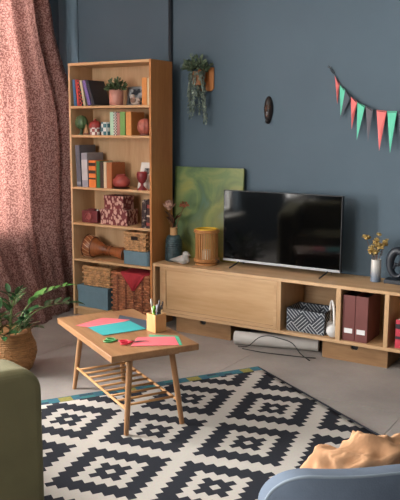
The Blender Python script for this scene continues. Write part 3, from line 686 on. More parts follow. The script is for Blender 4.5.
# dark abstract sculpture
SC = mat('dark_stone', '#20262f', .45, var=.2, scale=30)
p = thing('abstract_sculpture', 'dark oval ring sculpture on a flat block base', 'sculpture', (1.805, -.02, CZ1))
MB().box(-.075, .075, -.05, .05, 0, .026).build('base', SC, p, bevel=.003)
rg = MB(); vs = []; fs = []; nA, nB = 48, 14
for i in range(nA):
    a = 2*math.pi*i/nA; tw = .4*math.sin(a)
    c = Vector((.052*math.cos(a), 0, .132+.085*math.sin(a))); o_ = Vector((math.cos(a), 0, math.sin(a)*.8)).normalized()
    for k in range(nB):
        b_ = 2*math.pi*k/nB+tw; wd = .022+.007*math.cos(a-2.3)
        vs.append(c+o_*(wd*math.cos(b_))+Vector((0, 1, 0))*(.03*math.sin(b_)))
for i in range(nA):
    for k in range(nB): j = (i+1) % nA; k2 = (k+1) % nB; fs.append((i*nB+k, i*nB+k2, j*nB+k2, j*nB+k))
rg.add(vs, fs).build('ring', SC, p, smooth=True)
MB().tube(smooth_pts([(-.03, 0, .1), (-.012, 0, .125), (.008, 0, .128), (.02, 0, .15), (.032, 0, .175)]), [.012+.003*math.sin(k) for k in range(33)], 10).build('inner_arm', SC, p, smooth=True)
# ------------------------------------------------------------------ cubby contents
CB = CZ0+.022
def basketmat():
    m, nt, b = newmat('basket_fabric'); N = nt.nodes; L = nt.links
    tc = N.new('ShaderNodeTexCoord'); sp = N.new('ShaderNodeSeparateXYZ'); L.new(tc.outputs['Object'], sp.inputs[0])
    def M_(op, a, b_=None, clamp=False):
        n = N.new('ShaderNodeMath'); n.operation = op
        for i, v in enumerate((a, b_)):
            if v is None: continue
            if isinstance(v, (int, float)): n.inputs[i].default_value = v
            else: L.new(v, n.inputs[i])
        return n.outputs[0]
    xy = M_('ADD', sp.outputs['X'], sp.outputs['Y'])
    u = M_('DIVIDE', xy, .068); v = M_('DIVIDE', sp.outputs['Z'], .068)
    p1 = M_('ADD', u, v); p2 = M_('SUBTRACT', u, v)
    f1 = M_('FRACT', M_('MULTIPLY', p1, .5)); f2 = M_('FRACT', M_('MULTIPLY', p2, .5))
    par = M_('MODULO', M_('ADD', M_('FLOOR', M_('MULTIPLY', p1, .5)), M_('ADD', M_('FLOOR', M_('MULTIPLY', p2, .5)), 100)), 2)
    s1 = M_('GREATER_THAN', M_('FRACT', M_('MULTIPLY', f1, 5)), .74); s2 = M_('GREATER_THAN', M_('FRACT', M_('MULTIPLY', f2, 5)), .74)
    mx = N.new('ShaderNodeMix'); mx.data_type = 'FLOAT'; L.new(par, mx.inputs[0]); L.new(s1, mx.inputs[2]); L.new(s2, mx.inputs[3])
    c = N.new('ShaderNodeMix'); c.data_type = 'RGBA'; L.new(mx.outputs[0], c.inputs[0]); c.inputs[6].default_value = C('#2b323c'); c.inputs[7].default_value = C('#a5a9ae')
    L.new(c.outputs[2], b.inputs['Base Color']); b.inputs['Roughness'].default_value = .8
    return m
p = thing('fabric_basket', 'navy and white geometric fabric basket in the left cubby', 'basket', (1.262, -.155, CB))
hw, hd_ = .14, .105; bk = MB()
bk.box(-hw, hw, -hd_, -hd_+.006, 0, .155); bk.box(-hw, hw, hd_-.006, hd_, 0, .155); bk.box(-hw, -hw+.006, -hd_+.006, hd_-.006, 0, .155); bk.box(hw-.006, hw, -hd_+.006, hd_-.006, 0, .155); bk.box(-hw+.006, hw-.006, -hd_+.006, hd_-.006, 0, .006)
BSK = basketmat(); bk.build('body', BSK, p, bevel=.002)
MB().tube([(-hw, -hd_, .157), (hw, -hd_, .157), (hw, hd_, .157), (-hw, hd_, .157)], .004, 6, True).build('rim', mat('basket_rim', '#20242b', .7), p, smooth=True)
p = thing('headphones', 'white over-ear headphones leaning on the geometric basket', 'headphones', (1.44, -.232, CB), R(34))
p.scale = (1.15,)*3
Mh = RX(-10)
HB = [( .008, .075*math.cos(R(a))*.72, .118+.085*math.sin(R(a))) for a in range(-10, 191, 10)]
MB().tube([Mh @ Vector(v) for v in [(.008, .054, .055)]+HB+[(.008, -.054, .055)]], .0075, 8).build('headband', WHITE, p, smooth=True)
for s in (-1, 1):
    q = MB().lathe([(.0, 0), (.03, .002), (.036, .01), (.036, .02), (.03, .028), (.0, .03)], 24, M=T(0, s*.045, .042) @ RX(-90*s) @ T(0, 0, -.008)).build('ear_cup', WHITE, p, auto=50)
    MB().lathe([(.034, 0), (.036, .006), (.03, .013), (.014, .008), (0, .008)], 24, M=T(0, s*.037, .042) @ RX(90*s)).build('ear_pad', mat('ear_pad', '#c9c9c8', .7), q, smooth=True)
FILE = mat('burgundy_board', '#683632', .6, var=.06)
for k, (x0, lb) in enumerate(((1.536, 'left burgundy magazine file with white label in the middle cubby'), (1.622, 'right burgundy magazine file with white label in the middle cubby'))):
    p = thing('magazine_file', lb, 'magazine file', (x0, CF+.022, CB), 0, 'magazine files in the cubby')
    f = MB(); f.box(0, .083, 0, .003, 0, .305); prof2 = [(.003, 0), (.25, 0), (.25, .305), (.003, .305)]
    f.prism(prof2, 0, .003, 'yz'); f.prism(prof2, .080, .083, 'yz'); f.box(.003, .08, .003, .25, 0, .003); f.box(.003, .08, .003, .25, .302, .305) if False else None
    f.build('body', FILE, p, bevel=.0008, seg=1)
    MB().box(.012, .068, -.0012, .0002, .052, .084).build('label_card', mat('label_white', '#d9dada', .6), p)
    MB().box(.006, .077, .006, .24, .004, .28).build('papers', mat('dark_papers', '#2b2225', .8), p)
book('red book with dark bands in the right cubby', 1.886, CF+.03, CB, .042, .185, .16, '#b32f42', 0, None, [(.32, .42, '#2a1a24'), (.68, .85, '#2a1a24')])
book('dark red book beside the banded red one', 1.931, CF+.03, CB, .04, .19, .16, '#7c2232', 0)

# ------------------------------------------------------------------ wall things
PLW = wood('planter_wood', '#b5733d', '#85491f', 'z')
p = thing('wall_planter', 'wooden wall planter with trailing green plant', 'wall planter', (.232, WY, 1.80))
bd = MB().prism([(-.07, .02), (-.05, 0), (.05, 0), (.07, .02), (.07, .175), (-.07, .175)], -.014, -.0005).build('back_board', PLW, p, bevel=.002)
po = [(.03, .03), (.044, .035), (.05, .13), (.046, .132), (.04, .12)]
MB().lathe([(r*1.05, z) for r, z in po], 26, M=T(-.03, -.064, .01)).build('pot', mat('planter_pot', '#8a5a35', .6, var=.15), p, auto=50)
mb = MB(); bush(mb, (-.045, -.066, .15), .10, 190, .036, .021, 11, 1.1); tag(mb.build('foliage', mat('vine_leaf', '#66775a', .5, var=.3, scale=30, col2='#2b3a2b'), p), kind='stuff')
rnd = random.Random(21); VL = mat('vine_grey_leaf', '#8f9b8e', .55, var=.3, scale=40, col2='#46564c')
vl = leafmesh('x', .024, .014, None, .2, 3)
for k in range(18):
    a = rnd.uniform(0, 6.28); x0, y0 = -.03+.055*math.cos(a), -.078+.03*math.sin(a); Lk = rnd.uniform(.12, .37); x1 = x0+.005+rnd.uniform(-.04, .03)
    if k in (0, 1, 2, 3): x1 -= .06; Lk = .16
    pts = smooth_pts([(x0*.5, -.062, .14), (x0, min(y0-.015, -.02), .13), (x1*.8+x0*.2, min(y0-.005, -.02), .13-Lk*.5), (x1, min(y0, -.02), .13-Lk)], 7)
    v = MB().tube(pts, .0015, 5)
    for q in pts[3:]:
        for _ in range(2):
            v.add(vl.v, vl.f, Matrix.Translation(q) @ Matrix.Rotation(rnd.uniform(0, 6.28), 4, 'Z') @ Matrix.Rotation(rnd.uniform(.2, 1.3), 4, 'Y'))
    v.build('vine', VL, p)
# carved mask
p = thing('carved_mask', 'long dark carved wooden face mask hanging on the wall', 'mask', (.765, WY, 1.555))
MK = mat('mask_wood', '#1b100d', .35, var=.35, scale=30); MKL = mat('mask_highlight', '#5a3826', .4, var=.2)
def mask_sh(v):
    t = (v.z-.1)/.1; v = Vector((v.x*(1-.22*max(0, -t)), v.y, v.z))
    if v.y > -.004: v.y = -.001
    return v
MB().ball((0, -.001, .1), (.036, .034, .1), 26, 18, fn=mask_sh).build('face', MK, p, smooth=True)
MB().tube([(0, -.03, .14), (0, -.04, .11), (0, -.043, .088)], [.004, .006, .009], 8).build('nose', MKL, p, smooth=True)
for s in (-1, 1):
    MB().ball((s*.014, -.031, .112), (.009, .005, .004), 10, 7).build('eye', MKL, p, smooth=True)
    MB().tube([(s*.005, -.034, .127), (s*.015, -.032, .13), (s*.025, -.024, .122)], .003, 6).build('brow', MKL, p, smooth=True)
MB().ball((0, -.032, .058), (.012, .006, .006), 12, 8).build('mouth', MKL, p, smooth=True); MB().ball((0, -.02, .022), (.016, .018, .02), 12, 8).build('chin', MK, p, smooth=True)
# bunting
p = thing('pennant_garland', 'pink and mint paper pennant garland strung on the blue wall', 'garland', (1.235, WY, 1.935))
ox, oz = 1.235, 1.935
strp = [(1.24, 1.925), (1.27, 1.885), (1.309, 1.823), (1.351, 1.787), (1.397, 1.741), (1.444, 1.703), (1.501, 1.677), (1.55, 1.65), (1.583, 1.648), (1.652, 1.64), (1.72, 1.638), (1.8, 1.645), (1.92, 1.68)]
MB().tube(smooth_pts([(a-ox, -.006-.03*math.sin(math.pi*min(1, i/12)), b-oz) for i, (a, b) in enumerate(strp)], 5), .0011, 6).build('string', BLACK, p, smooth=True)
MB().tube([(0, 0, .0), (0, -.012, .0), (0, -.014, .008)], .003, 6).build('nail', STEEL, p, smooth=True)
bw = MB(); bw.tube(smooth_pts([(0, -.01, 0), (-.012, -.012, .014), (-.018, -.012, .006), (0, -.012, -.002), (.018, -.012, -.012), (.03, -.012, -.03), (.02, -.012, -.036), (.0, -.011, -.01)]), .0022, 6); bw.build('knot', BLACK, p, smooth=True)
PK = mat('pink_paper', '#e0706d', .7, var=.03); MT = mat('mint_paper', '#5cc0a0', .7, var=.03); DK = mat('charcoal_paper', '#454c57', .7, var=.03); BRN = mat('dusky_paper', '#5d5860', .7, var=.03)
flags = [((1.269, 1.885), (1.306, 1.828), (1.291, 1.69), PK, -8), ((1.309, 1.823), (1.351, 1.787), (1.328, 1.61), MT, 6), ((1.352, 1.785), (1.395, 1.738), (1.325, 1.58), DK, 4),
         ((1.397, 1.741), (1.444, 1.705), (1.406, 1.521), PK, -6), ((1.446, 1.702), (1.501, 1.677), (1.455, 1.448), MT, 5), ((1.506, 1.675), (1.556, 1.65), (1.534, 1.433), BRN, 3),
         ((1.583, 1.648), (1.651, 1.64), (1.612, 1.378), PK, 0), ((1.654, 1.64), (1.719, 1.639), (1.687, 1.364), MT, 3), ((1.724, 1.64), (1.785, 1.642), (1.755, 1.37), DK, 0)]
for (a, b_, c, m, tw) in flags:
    i = min(1, (a[0]-1.24)/.5); yo = -.008-.03*math.sin(math.pi*min(1, i*.8))
    vs = []
    for (q, dy) in ((a, 0.0), (b_, 0.0)): vs.append((q[0]-ox, yo, q[1]-oz))
    vs.append((c[0]-ox, min(-.003, yo-.02*math.sin(R(tw*6))), c[1]-oz))
    mid = ((vs[0][0]+vs[1][0])/2*.5+vs[2][0]*.5, yo-.006, (vs[0][2]+vs[1][2])/2*.5+vs[2][2]*.5)
    q = MB().add(vs+[mid], [(0, 1, 3), (1, 2, 3), (2, 0, 3)]).build('flag', m, p)
    sol = q.modifiers.new('thickness', 'SOLIDIFY'); sol.thickness = .0008
    MB().tube([(vs[0][0]+.006, yo-.003, vs[0][2]-.006), (vs[1][0]-.006, yo-.003, vs[1][2]-.006)], .002, 5).build('tape', BLACK, q)

# ------------------------------------------------------------------ rug
RA = math.atan2(-.528, .849)
def rugmat():
    m, nt, b = newmat('rug_weave'); N = nt.nodes; L = nt.links
    tc = N.new('ShaderNodeTexCoord'); sp = N.new('ShaderNodeSeparateXYZ'); L.new(tc.outputs['Object'], sp.inputs[0])
    def M_(op, a, b_=None, c_=None):
        n = N.new('ShaderNodeMath'); n.operation = op
        for i, v in enumerate((a, b_, c_)):
            if v is None: continue
            if isinstance(v, (int, float)): n.inputs[i].default_value = v
            else: L.new(v, n.inputs[i])
        return n.outputs[0]
    # object x = v (along the 3 m side), object -y = u (along the coloured edge)
    v = sp.outputs['X']; u = M_('MULTIPLY', sp.outputs['Y'], -1)
    SU, SV = .353/9, .3325/9
    cu = M_('ROUND', M_('DIVIDE', M_('SUBTRACT', u, .285), SU)); cv = M_('ROUND', M_('DIVIDE', M_('SUBTRACT', v, .654), SV))
    def dist(ou, ov):
        a = M_('ADD', cu, ou); c = M_('ADD', cv, ov)
        a = M_('ABSOLUTE', M_('SUBTRACT', M_('FLOORED_MODULO', M_('ADD', a, 9), 18), 9)); c = M_('ABSOLUTE', M_('SUBTRACT', M_('FLOORED_MODULO', M_('ADD', c, 9), 18), 9))
        return M_('ADD', a, c)
    d = M_('MINIMUM', dist(0, 0), dist(9, 9))
    ring = M_('MULTIPLY', M_('GREATER_THAN', d, 4.5), M_('LESS_THAN', d, 7.5))
    core = M_('MULTIPLY', M_('GREATER_THAN', d, .5), M_('LESS_THAN', d, 2.5))
    dark = M_('MAXIMUM', ring, core)
    nz = N.new('ShaderNodeTexNoise'); nz.inputs['Scale'].default_value = 130; nz.inputs['Detail'].default_value = 2; L.new(tc.outputs['Object'], nz.inputs[0])
    wv = N.new('ShaderNodeTexWave'); wv.bands_direction = 'X'; wv.inputs['Scale'].default_value = 55; wv.inputs['Distortion'].default_value = 1; L.new(tc.outputs['Object'], wv.inputs[0])
    mx = N.new('ShaderNodeMix'); mx.data_type = 'RGBA'; L.new(dark, mx.inputs[0]); mx.inputs[6].default_value = C('#c4bfb8'); mx.inputs[7].default_value = C('#303239')
    m2 = N.new('ShaderNodeMix'); m2.data_type = 'RGBA'; m2.blend_type = 'MULTIPLY'; m2.inputs[0].default_value = .25; L.new(mx.outputs[2], m2.inputs[6]); L.new(nz.outputs['Color'], m2.inputs[7])
    L.new(m2.outputs[2], b.inputs['Base Color']); b.inputs['Roughness'].default_value = .95; b.inputs['Specular IOR Level'].default_value = .1
    h = M_('ADD', nz.outputs['Fac'], wv.outputs['Fac'])
    bp = N.new('ShaderNodeBump'); bp.inputs['Strength'].default_value = .35; bp.inputs['Distance'].default_value = .003; L.new(h, bp.inputs['Height']); L.new(bp.outputs[0], b.inputs['Normal'])
    return m
RUGM = rugmat()
rug = thing('area_rug', 'black and white diamond patterned flatweave rug under the coffee table', 'rug', (1.135, -.70, 0), RA)
vs = []; fs = []; nx, ny = 60, 44; RL, RW = 3.0, 2.0
for j in range(ny+1):
    for i in range(nx+1):
        x = .06+(RL-.06)*i/nx; y = -.008-(RW-.008)*j/ny
        vs.append((x, y, .0075+.0012*noise.noise(Vector((x*3, y*3, 0)))))
for j in range(ny):
    for i in range(nx): a = j*(nx+1)+i; fs.append((a, a+1, a+nx+2, a+nx+1))
o = MB().add(vs, fs).build('weave', RUGM, rug, smooth=True); sol = o.modifiers.new('thickness', 'SOLIDIFY'); sol.thickness = .005
ec = ['#2a6673', '#86803f', '#2f5f74', '#2e6f72', '#2b5a6b', '#243f50']
rnd = random.Random(12); y = 0; k = 0
ems = [mat('edge_%d' % i, c, .9, var=.15, scale=80) for i, c in enumerate(ec)]
while y < RW-.01:
    w_ = min(rnd.uniform(.045, .09), RW-y)
    MB().box(0, .03, -y-w_, -y, .0025, .0095).build('border_block', ems[k % 6], rug); MB().box(.03, .062, -y-w_, -y, .0025, .009).build('border_block', ems[(k*5+2) % 6], rug); y += w_; k += 1
MB().tube([(0+.075*q, .001+.0015*math.sin(q*2.1), .006) for q in range(41)], .0055, 6).build('bound_edge', mat('rug_binding', '#23252e', .9, var=.2, scale=90), rug, smooth=True)
MB().tube([(-.002, -.05*q, .006) for q in range(41)], .005, 6).build('bound_edge', mat('rug_binding2', '#24606c', .9, var=.2, scale=90), rug, smooth=True)

# ------------------------------------------------------------------ coffee table
TC = (.8175, -1.684); TA = R(-29.5); TH_ = .435
tb = thing('coffee_table', 'oak coffee table with splayed legs and dowel shelf', 'coffee table', (TC[0], TC[1], 0), TA)
hx, hy = .42, .24
MB().box(-hx, hx, -hy, hy, TH_-.034, TH_).build('tabletop', TABLE, tb, bevel=.004)
fz = .0105
legs = {}
for sx in (-1, 1):
    for sy in (-1, 1):
        top = Vector((sx*.352, sy*.115, TH_-.03)); bot = Vector((sx*.392, sy*.156, fz if not (sx < 0) else .0))
        if sx < 0 and sy < 0: bot.z = 0
        n = (bot-top).normalized(); bot = top+n*((top.z-bot.z)/-n.z)
        legs[(sx, sy)] = (top, bot); MB().tube([top, top.lerp(bot, .5), bot], [.0155, .0155, .0125], 14).build('leg', TLEG, tb, auto=50)
def leg_at(k, z): a, b_ = legs[k]; return a.lerp(b_, (a.z-z)/(a.z-b_.z))
for sx in (-1, 1):
    MB().box(sx*.352-.02, sx*.352+.02, -.15, .15, TH_-.054, TH_-.034).build('cross_batten', TLEG, tb, bevel=.003)
ZR = .132
for sy in (-1, 1):
    a = leg_at((-1, sy), ZR); b_ = leg_at((1, sy), ZR); MB().tube([a, b_], .0075, 12).build('rail', DOWEL, tb, auto=50)
yr = leg_at((1, 1), ZR).y
me_d = MB().tube([(0, -yr, 0), (0, yr, 0)], .0065, 10).mesh('dowel', DOWEL, True)
for k in range(9): link('dowel', me_d, tb, (-.32+k*.64/8, 0, ZR+.004))

# papers, scissors, pen box on the table (world coordinates)
def sheet(label, pts, z, m, group='coloured paper sheets'):
    c = Vector((sum(a for a, b in pts)/len(pts), sum(b for a, b in pts)/len(pts)))
    o = MB().prism([(a-c.x, b-c.y) for a, b in pts], 0, .0012, 'xy').build('paper_sheet', m, loc=(c.x, c.y, z)); tag(o, label, 'paper', group)
def rect(c, ang, L_, W_):
    ca, sa = math.cos(R(ang)), math.sin(R(ang)); return [(c[0]+ca*a-sa*b, c[1]+sa*a+ca*b) for a, b in ((-L_/2, -W_/2), (L_/2, -W_/2), (L_/2, W_/2), (-L_/2, W_/2))]
zt = TH_
DKP = mat('dark_sheet', '#3b4654', .75, var=.04); PKP = mat('pink_sheet', '#d5646c', .75, var=.03); TLP = mat('teal_sheet', '#2f989a', .75, var=.03); GNP = mat('green_sheet', '#3f9a78', .75, var=.03)
sheet('dark grey blue paper sheet lying under the teal sheet', [(.60, -1.443), (.83, -1.46), (.925, -1.60), (.70, -1.60)], zt+.0002, DKP)
sheet('pink paper sheet at the far left of the table', [(.545, -1.765), (.56, -1.555), (.72, -1.50), (.70, -1.74)], zt+.0016, PKP)
sheet('teal paper sheet overlapping the far pink sheet', [(.628, -1.76), (.735, -1.525), (.915, -1.612), (.80, -1.842)], zt+.003, TLP)
sheet('green paper sheet peeking out under the near pink sheet', [(.992, -1.69), (1.135, -1.625), (1.245, -1.752), (1.11, -1.84)], zt+.0002, GNP)
sheet('pink paper sheet at the near end of the table', [(.97, -1.765), (1.128, -1.65), (1.232, -1.765), (1.04, -1.915)], zt+.0016, PKP)
# pen box
p = thing('pen_holder', 'tall square wooden pen holder box on the table', 'pen holder', (.98, -1.605, TH_+.0018), R(-16))
PB = wood('pen_box_wood', '#d0a06a', '#b27e48', 'z'); hb = .038; f = MB(); H = .098
f.box(-hb, hb, -hb, -hb+.005, 0, H); f.box(-hb, hb, hb-.005, hb, 0, H); f.box(-hb, -hb+.005, -hb+.005, hb-.005, 0, H); f.box(hb-.005, hb, -hb+.005, hb-.005, 0, H); f.box(-hb+.005, hb-.005, -hb+.005, hb-.005, 0, .005)
f.build('box', PB, p, bevel=.0012)
pens = [('green marker standing in the pen box', (-.022, -.018), (-.006, -.01), .135, .0075, '#7fae3f', '#5b8a2b'), ('white pen leaning left in the pen box', (-.02, .004), (-.042, -.004), .165, .005, '#d8d2c6', '#b7b0a4'),
        ('black pen in the middle of the pen box', (.0, .01), (.01, .012), .152, .005, '#1b1c20', '#33343a'), ('dark blue pen in the pen box', (.012, -.008), (.022, -.012), .146, .0048, '#242a3d', '#9fa4ab'),
        ('light wood pencil leaning right in the pen box', (.016, .012), (.048, .006), .165, .004, '#c9a878', '#2b2420'), ('grey pen at the back of the pen box', (-.01, .022), (-.016, .034), .158, .0048, '#9a9c9f', '#5a5c60'),
        ('black marker at the right of the pen box', (.024, -.004), (.034, .01), .142, .0065, '#17181b', '#17181b')]
for lb, (a, b_), (c, d_), ln, r, col, cap in pens:
    Mp = Matrix.Rotation(R(-16), 4, 'Z'); base = Vector((.98, -1.605, TH_+.0075))
    q = thing('pen', lb, 'pen', base+Mp @ Vector((a*.7, b_*.7, 0)), R(-16), 'pens in the pen box')
    top = Vector((c-a*.7, d_-b_*.7, ln)); t1 = top*.72
    MB().tube([(0, 0, 0), t1], r, 10).build('barrel', mat('pen_'+col.strip('#'), col, .4, var=.02), q, smooth=True); MB().tube([t1, top*.97, top], [r*1.12, r*1.08, r*.4], 10).build('cap', mat('pen_'+cap.strip('#'), cap, .4, var=.02), q, smooth=True)
# scissors
def scissors(label, loc, rz, col, op):
    p = thing('scissors', label, 'scissors', loc, rz, 'scissors on the table'); hm = mat('handle_'+col.strip('#'), col, .4, var=.03)
    for s in (-1, 1):
        Ms = Matrix.Rotation(s*op, 4, 'Z')
        bl = MB().prism([(-.01, -.004), (.03, -.0055), (.085, 0.0), (.03, .0045), (-.01, .004)], .0022+.0012*(s > 0), .0034+.0012*(s > 0), 'xy', M=Ms).build('blade', STEEL, p)
        MB().tube([Ms @ Vector((-.05+.024*math.cos(k*math.pi/10), -s*.016+.0145*math.sin(k*math.pi/10), .0042)) for k in range(20)], .0042, 8, True).build('handle', hm, p, smooth=True)
        MB().tube([Ms @ Vector((-.028, -s*.008, .0042)), Ms @ Vector((-.005, 0, .0042))], .0042, 8).build('shank', hm, p, smooth=True)
    MB().lathe([(.0035, 0), (.0035, .0062), (.002, .0068)], 12).build('pivot', STEEL, p)
scissors('green handled scissors lying on the near pink sheet edge', (.93, -1.872, TH_+.0002), R(25), '#2f7a3f', .12)
scissors('red handled scissors lying partly on the near pink sheet', (1.012, -1.852, TH_+.0029), R(48), '#c02238', .12)

# ------------------------------------------------------------------ big potted plant in a seagrass basket
p = thing('potted_plant', 'glossy leaved houseplant in a woven seagrass basket by the curtain', 'potted plant', (-.165, -1.605, 0))
SG = mat('seagrass', '#a97c50', .7, var=.3, scale=18, stretch=(1, 1, 5), bump=.4, bscale=60)
prof = []
base_prof = [(.115, 0), (.14, .03), (.158, .075), (.172, .13), (.165, .175), (.142, .225), (.135, .262)]
bk = MB(); nrow = 22
for r in range(nrow):
    z = .262*(r+.5)/nrow; rr = interp([(b_, a) for a, b_ in base_prof], z)
    bk.tube([((rr+.003*(1 if (k+r) % 2 else -1))*math.cos(k*math.pi/28), (rr+.003*(1 if (k+r) % 2 else -1))*math.sin(k*math.pi/28), z) for k in range(56)], .0068, 6, True)
bk.lathe([(.11, 0.0), (.13, .03), (.15, .075), (.16, .13), (.155, .175), (.13, .225), (.125, .255), (.12, .25)], 40)
b_ = bk.build('basket', SG, p, smooth=True)
for s in (R(40), R(220)):
    MB().tube([(.138*math.cos(s+q*.1), .138*math.sin(s+q*.1), .25+.05*math.cos(q*math.pi/6)) for q in range(-3, 4)], .007, 8).build('handle', SG, b_, smooth=True)
MB().lathe([(.12, .2), (.12, .232), (.0, .236)], 30, cap=False).build('soil', mat('soil', '#2d2119', .95), p)
ZL = mat('glossy_leaf', '#3d5c38', .22, var=.25, scale=8, col2='#254a2a'); ZL2 = mat('fresh_leaf', '#5f9440', .3, var=.2, scale=8, col2='#47803a'); ZS = mat('plant_stem', '#5d7040', .5)
lmA = leafmesh('leaf', .098, .043, None, .2, 6).mesh('leaf', ZL, True); lmB = leafmesh('leaf', .066, .030, None, .15, 6).mesh('leaf', ZL2, True)
rnd = random.Random(5)
# stems: base offset, control points relative to the pot, leaf mesh
def rz_(r_, f_, z_): return (.85*r_-.53*f_, .53*r_+.85*f_, z_)     # right / away / up around the pot
stems = [([rz_(.03, 0, .23), rz_(.1, .02, .38), rz_(.17, .03, .46), rz_(.27, .04, .515), rz_(.36, .05, .54)], lmB, .4, 12),
         ([rz_(.06, .02, .23), rz_(.15, .05, .36), rz_(.27, .09, .41), rz_(.36, .1, .42)], lmA, .55, 6),
         ([rz_(.05, -.04, .23), rz_(.1, -.06, .33), rz_(.15, -.08, .39), rz_(.19, -.1, .42)], lmA, .25, 7),
         ([rz_(.02, -.06, .23), rz_(.05, -.1, .31), rz_(.1, -.14, .345)], lmA, .25, 7),
         ([rz_(-.02, -.05, .23), rz_(-.03, -.12, .34), rz_(-.02, -.18, .39)], lmA, .25, 8),
         ([rz_(.01, .02, .23), rz_(.02, .02, .37), rz_(.05, 0, .46), rz_(.07, -.02, .50)], lmA, .35, 8),
         ([rz_(-.03, .0, .23), rz_(-.05, .0, .37), rz_(-.09, 0, .47)], lmA, .3, 8),
         ([rz_(-.05, -.03, .23), rz_(-.1, -.06, .33), rz_(-.17, -.1, .40)], lmA, .25, 8),
         ([rz_(.0, .06, .23), rz_(.0, .12, .36), rz_(-.03, .18, .46)], lmA, .25, 8),
         ([rz_(.05, .0, .23), rz_(.1, -.02, .28), rz_(.16, -.05, .30)], lmA, .35, 6),
         ([rz_(.0, -.08, .23), rz_(.01, -.14, .27), rz_(.03, -.2, .28)], lmA, .35, 6)]
for ctrl, lmesh, t0, nl in stems:
    pts = smooth_pts(ctrl, 8); n = len(pts)
    stm = MB().tube(pts, [.0065-.004*i/n for i in range(n)], 8).build('stem', ZS, p, smooth=True)
    for k in range(nl):
        t = t0+(1-t0)*k/(nl-1); i = min(n-2, int(t*(n-1))); q = pts[i] if k < nl-1 else pts[-1]; d_ = (pts[i+1]-pts[i]).normalized()
        side = d_.cross(Vector((0, 0, 1))).normalized() if abs(d_.z) < .95 else Vector((1, 0, 0))
        s = 1 if k % 2 else -1
        dirv = (side*s*.9+d_*.6+Vector((0, 0, .25+.3*rnd.random()))).normalized() if k < nl-1 else d_
        rot = dirv.to_track_quat('X', 'Z').to_euler(); sc = (.75+.5*rnd.random())*(1.1-.35*abs(t-.55))
        link('leaf', lmesh, stm, q, rot, (sc,)*3)

# ------------------------------------------------------------------ olive sofa (its arm end shows at the left)
SF = mat('olive_fabric', '#6d694b', .9, var=.08, scale=8, bump=.12, bscale=180)
sf = thing('sofa', 'olive green fabric sofa arm at the lower left of the picture', 'sofa', (1.36, -2.86, 0), R(-17.5))
# local: +y is the sofa's front, -x runs along its length; the near arm's outer face is x = 0
prof = [(0.0, .06), (0.0, .52)] + arc(-.1, .555, .1, 0, 90, 8) + [(-.7, .69), (-.8, .69), (-.8, .06)]
MB().prism(prof, -.2, 0.0, 'yz').build('arm', SF, sf, bevel=.035, seg=5)
MB().prism(prof, -1.6, -1.42, 'yz').build('arm', SF, sf, bevel=.035, seg=5)
MB().box(-1.42, -.2, -.8, -.03, .06, .28).build('base', SF, sf, bevel=.02, seg=3)
for x0 in (-1.415, -.81): MB().box(x0, x0+.605, -.62, -.02, .28, .42).build('seat_cushion', SF, sf, bevel=.04, seg=4)
MB().box(-1.42, -.2, -.8, -.62, .28, .72).build('backrest', SF, sf, bevel=.04, seg=4)
for xx in (-.12, -1.48):
    for yy in (-.08, -.72): MB().lathe([(.02, .0088), (.026, .07)], 14, M=T(xx, yy, 0)).build('leg', TLEG, sf)

# ------------------------------------------------------------------ blue armchair with throw at the lower right
BLU = mat('blue_fabric', '#5d6a7b', .9, var=.07, scale=14, bump=.15, bscale=220)
WA = math.atan2(.71, .70)
ch = thing('armchair', 'grey blue upholstered chair back at the lower right corner', 'armchair', (2.525, -3.285, 0), WA)
# local: +x along the back (to the right), +y away from the camera (the seat side)
CW, CH = .62, .675
def shell_pt(u, v, off):
    x = CW*u; r = .11; zt_ = CH
    if x < r: zt_ = CH-r+math.sqrt(max(0, r*r-(r-x)**2))
    if x > CW-r: zt_ = CH-r+math.sqrt(max(0, r*r-(x-CW+r)**2))
    z = .3+(zt_-.3)*v; cy = .09*(abs(2*u-1))**2.6
    return Vector((x, cy+off+.05*(.7-z), z))
bk = MB(); nu, nv = 48, 14; vs = []; fs = []
for off in (0, .055):
    for j in range(nv+1):
        for i in range(nu+1): vs.append(shell_pt(.5-.5*math.cos(math.pi*i/nu), j/nv, off))
W1 = nu+1; Q = W1*(nv+1)
for j in range(nv):
    for i in range(nu):
        a = j*W1+i; fs += [(a, a+1, a+W1+1, a+W1), (Q+a, Q+a+W1, Q+a+W1+1, Q+a+1)]
for i in range(nu): a = nv*W1+i; fs.append((a, a+1, Q+a+1, Q+a)); fs.append((i+1, i, Q+i, Q+i+1))
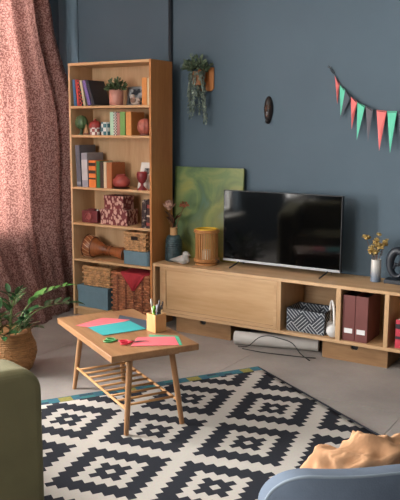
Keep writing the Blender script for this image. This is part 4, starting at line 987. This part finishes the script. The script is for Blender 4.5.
for j in range(nv): a = j*W1; fs.append((a, a+W1, Q+a+W1, Q+a)); a = j*W1+nu; fs.append((a+W1, a, Q+a, Q+a+W1))
bm = bk.add(vs, fs); o = bm.build('backrest', BLU, ch, smooth=True, bevel=.018, seg=4)
piping = [shell_pt(.5-.5*math.cos(math.pi*i/60), 1, .004)+Vector((0, 0, .001)) for i in range(3, 58)]
MB().tube(piping, .0045, 8).build('piping', mat('blue_piping', '#76838f', .9, var=.05), o, smooth=True)
MB().tube([shell_pt(.62, j/12, -.0005) for j in range(13)], .0022, 6).build('seam', mat('blue_seam', '#55667b', .9), o, smooth=True)
MB().box(.14, CW-.05, .08, .52, .28, .40).build('seat', BLU, ch, bevel=.04, seg=4)
for xx in (.18, CW-.09):
    for yy in (.12, .48): MB().lathe([(.011, .0088 if True else 0), (.018, .31)], 14, M=T(xx, yy, 0)).build('leg', TLEG, ch)
# rumpled beige throw pillow on the chair
th = thing('rumpled_throw', 'rumpled beige orange throw bunched on the grey blue chair', 'throw', (2.525, -3.285, .40), WA)
vs = []
def throw_sh(v):
    q = Vector((v.x*5+.6*v.z*5, v.y*8, v.z*6))
    n1 = noise.noise(q+Vector((7, 2, 1)))*.05
    w_ = noise.noise_vector(q*.8)*.9
    rid = 0
    for fq, am in ((1.5, .05), (3.2, .042), (6.5, .022)):
        rid += am*(.35-abs(noise.noise(Vector((v.x*3.2-v.z*5.0, v.y*4, v.z*3.5+v.x*2))*fq+w_+Vector((fq, 0, 2)))))
    d_ = Vector((v.x-.36, (v.y-.2)*1.5, v.z-.12)); L_ = d_.length or 1; d_ = d_/L_
    return v+d_*(n1+rid) if v.z > .02 else Vector((v.x, v.y, max(v.z, .002)))
def throw_base(v):
    v = Vector(v); t = (v.x-.34)/.28
    z = v.z
    if z < .0: z = .0
    zz = z*(1.0+.06*math.sin(t*2.2+.5)-.1*max(0, t*-1-.5))
    return throw_sh(Vector((v.x, v.y, zz)))
MB().ball((.37, .2, .09), (.275, .08, .185), 120, 70, fn=throw_base).build('fabric', mat('beige_cloth', '#b58a66', .9, var=.12, scale=20, bump=.15, bscale=160), th, smooth=True)
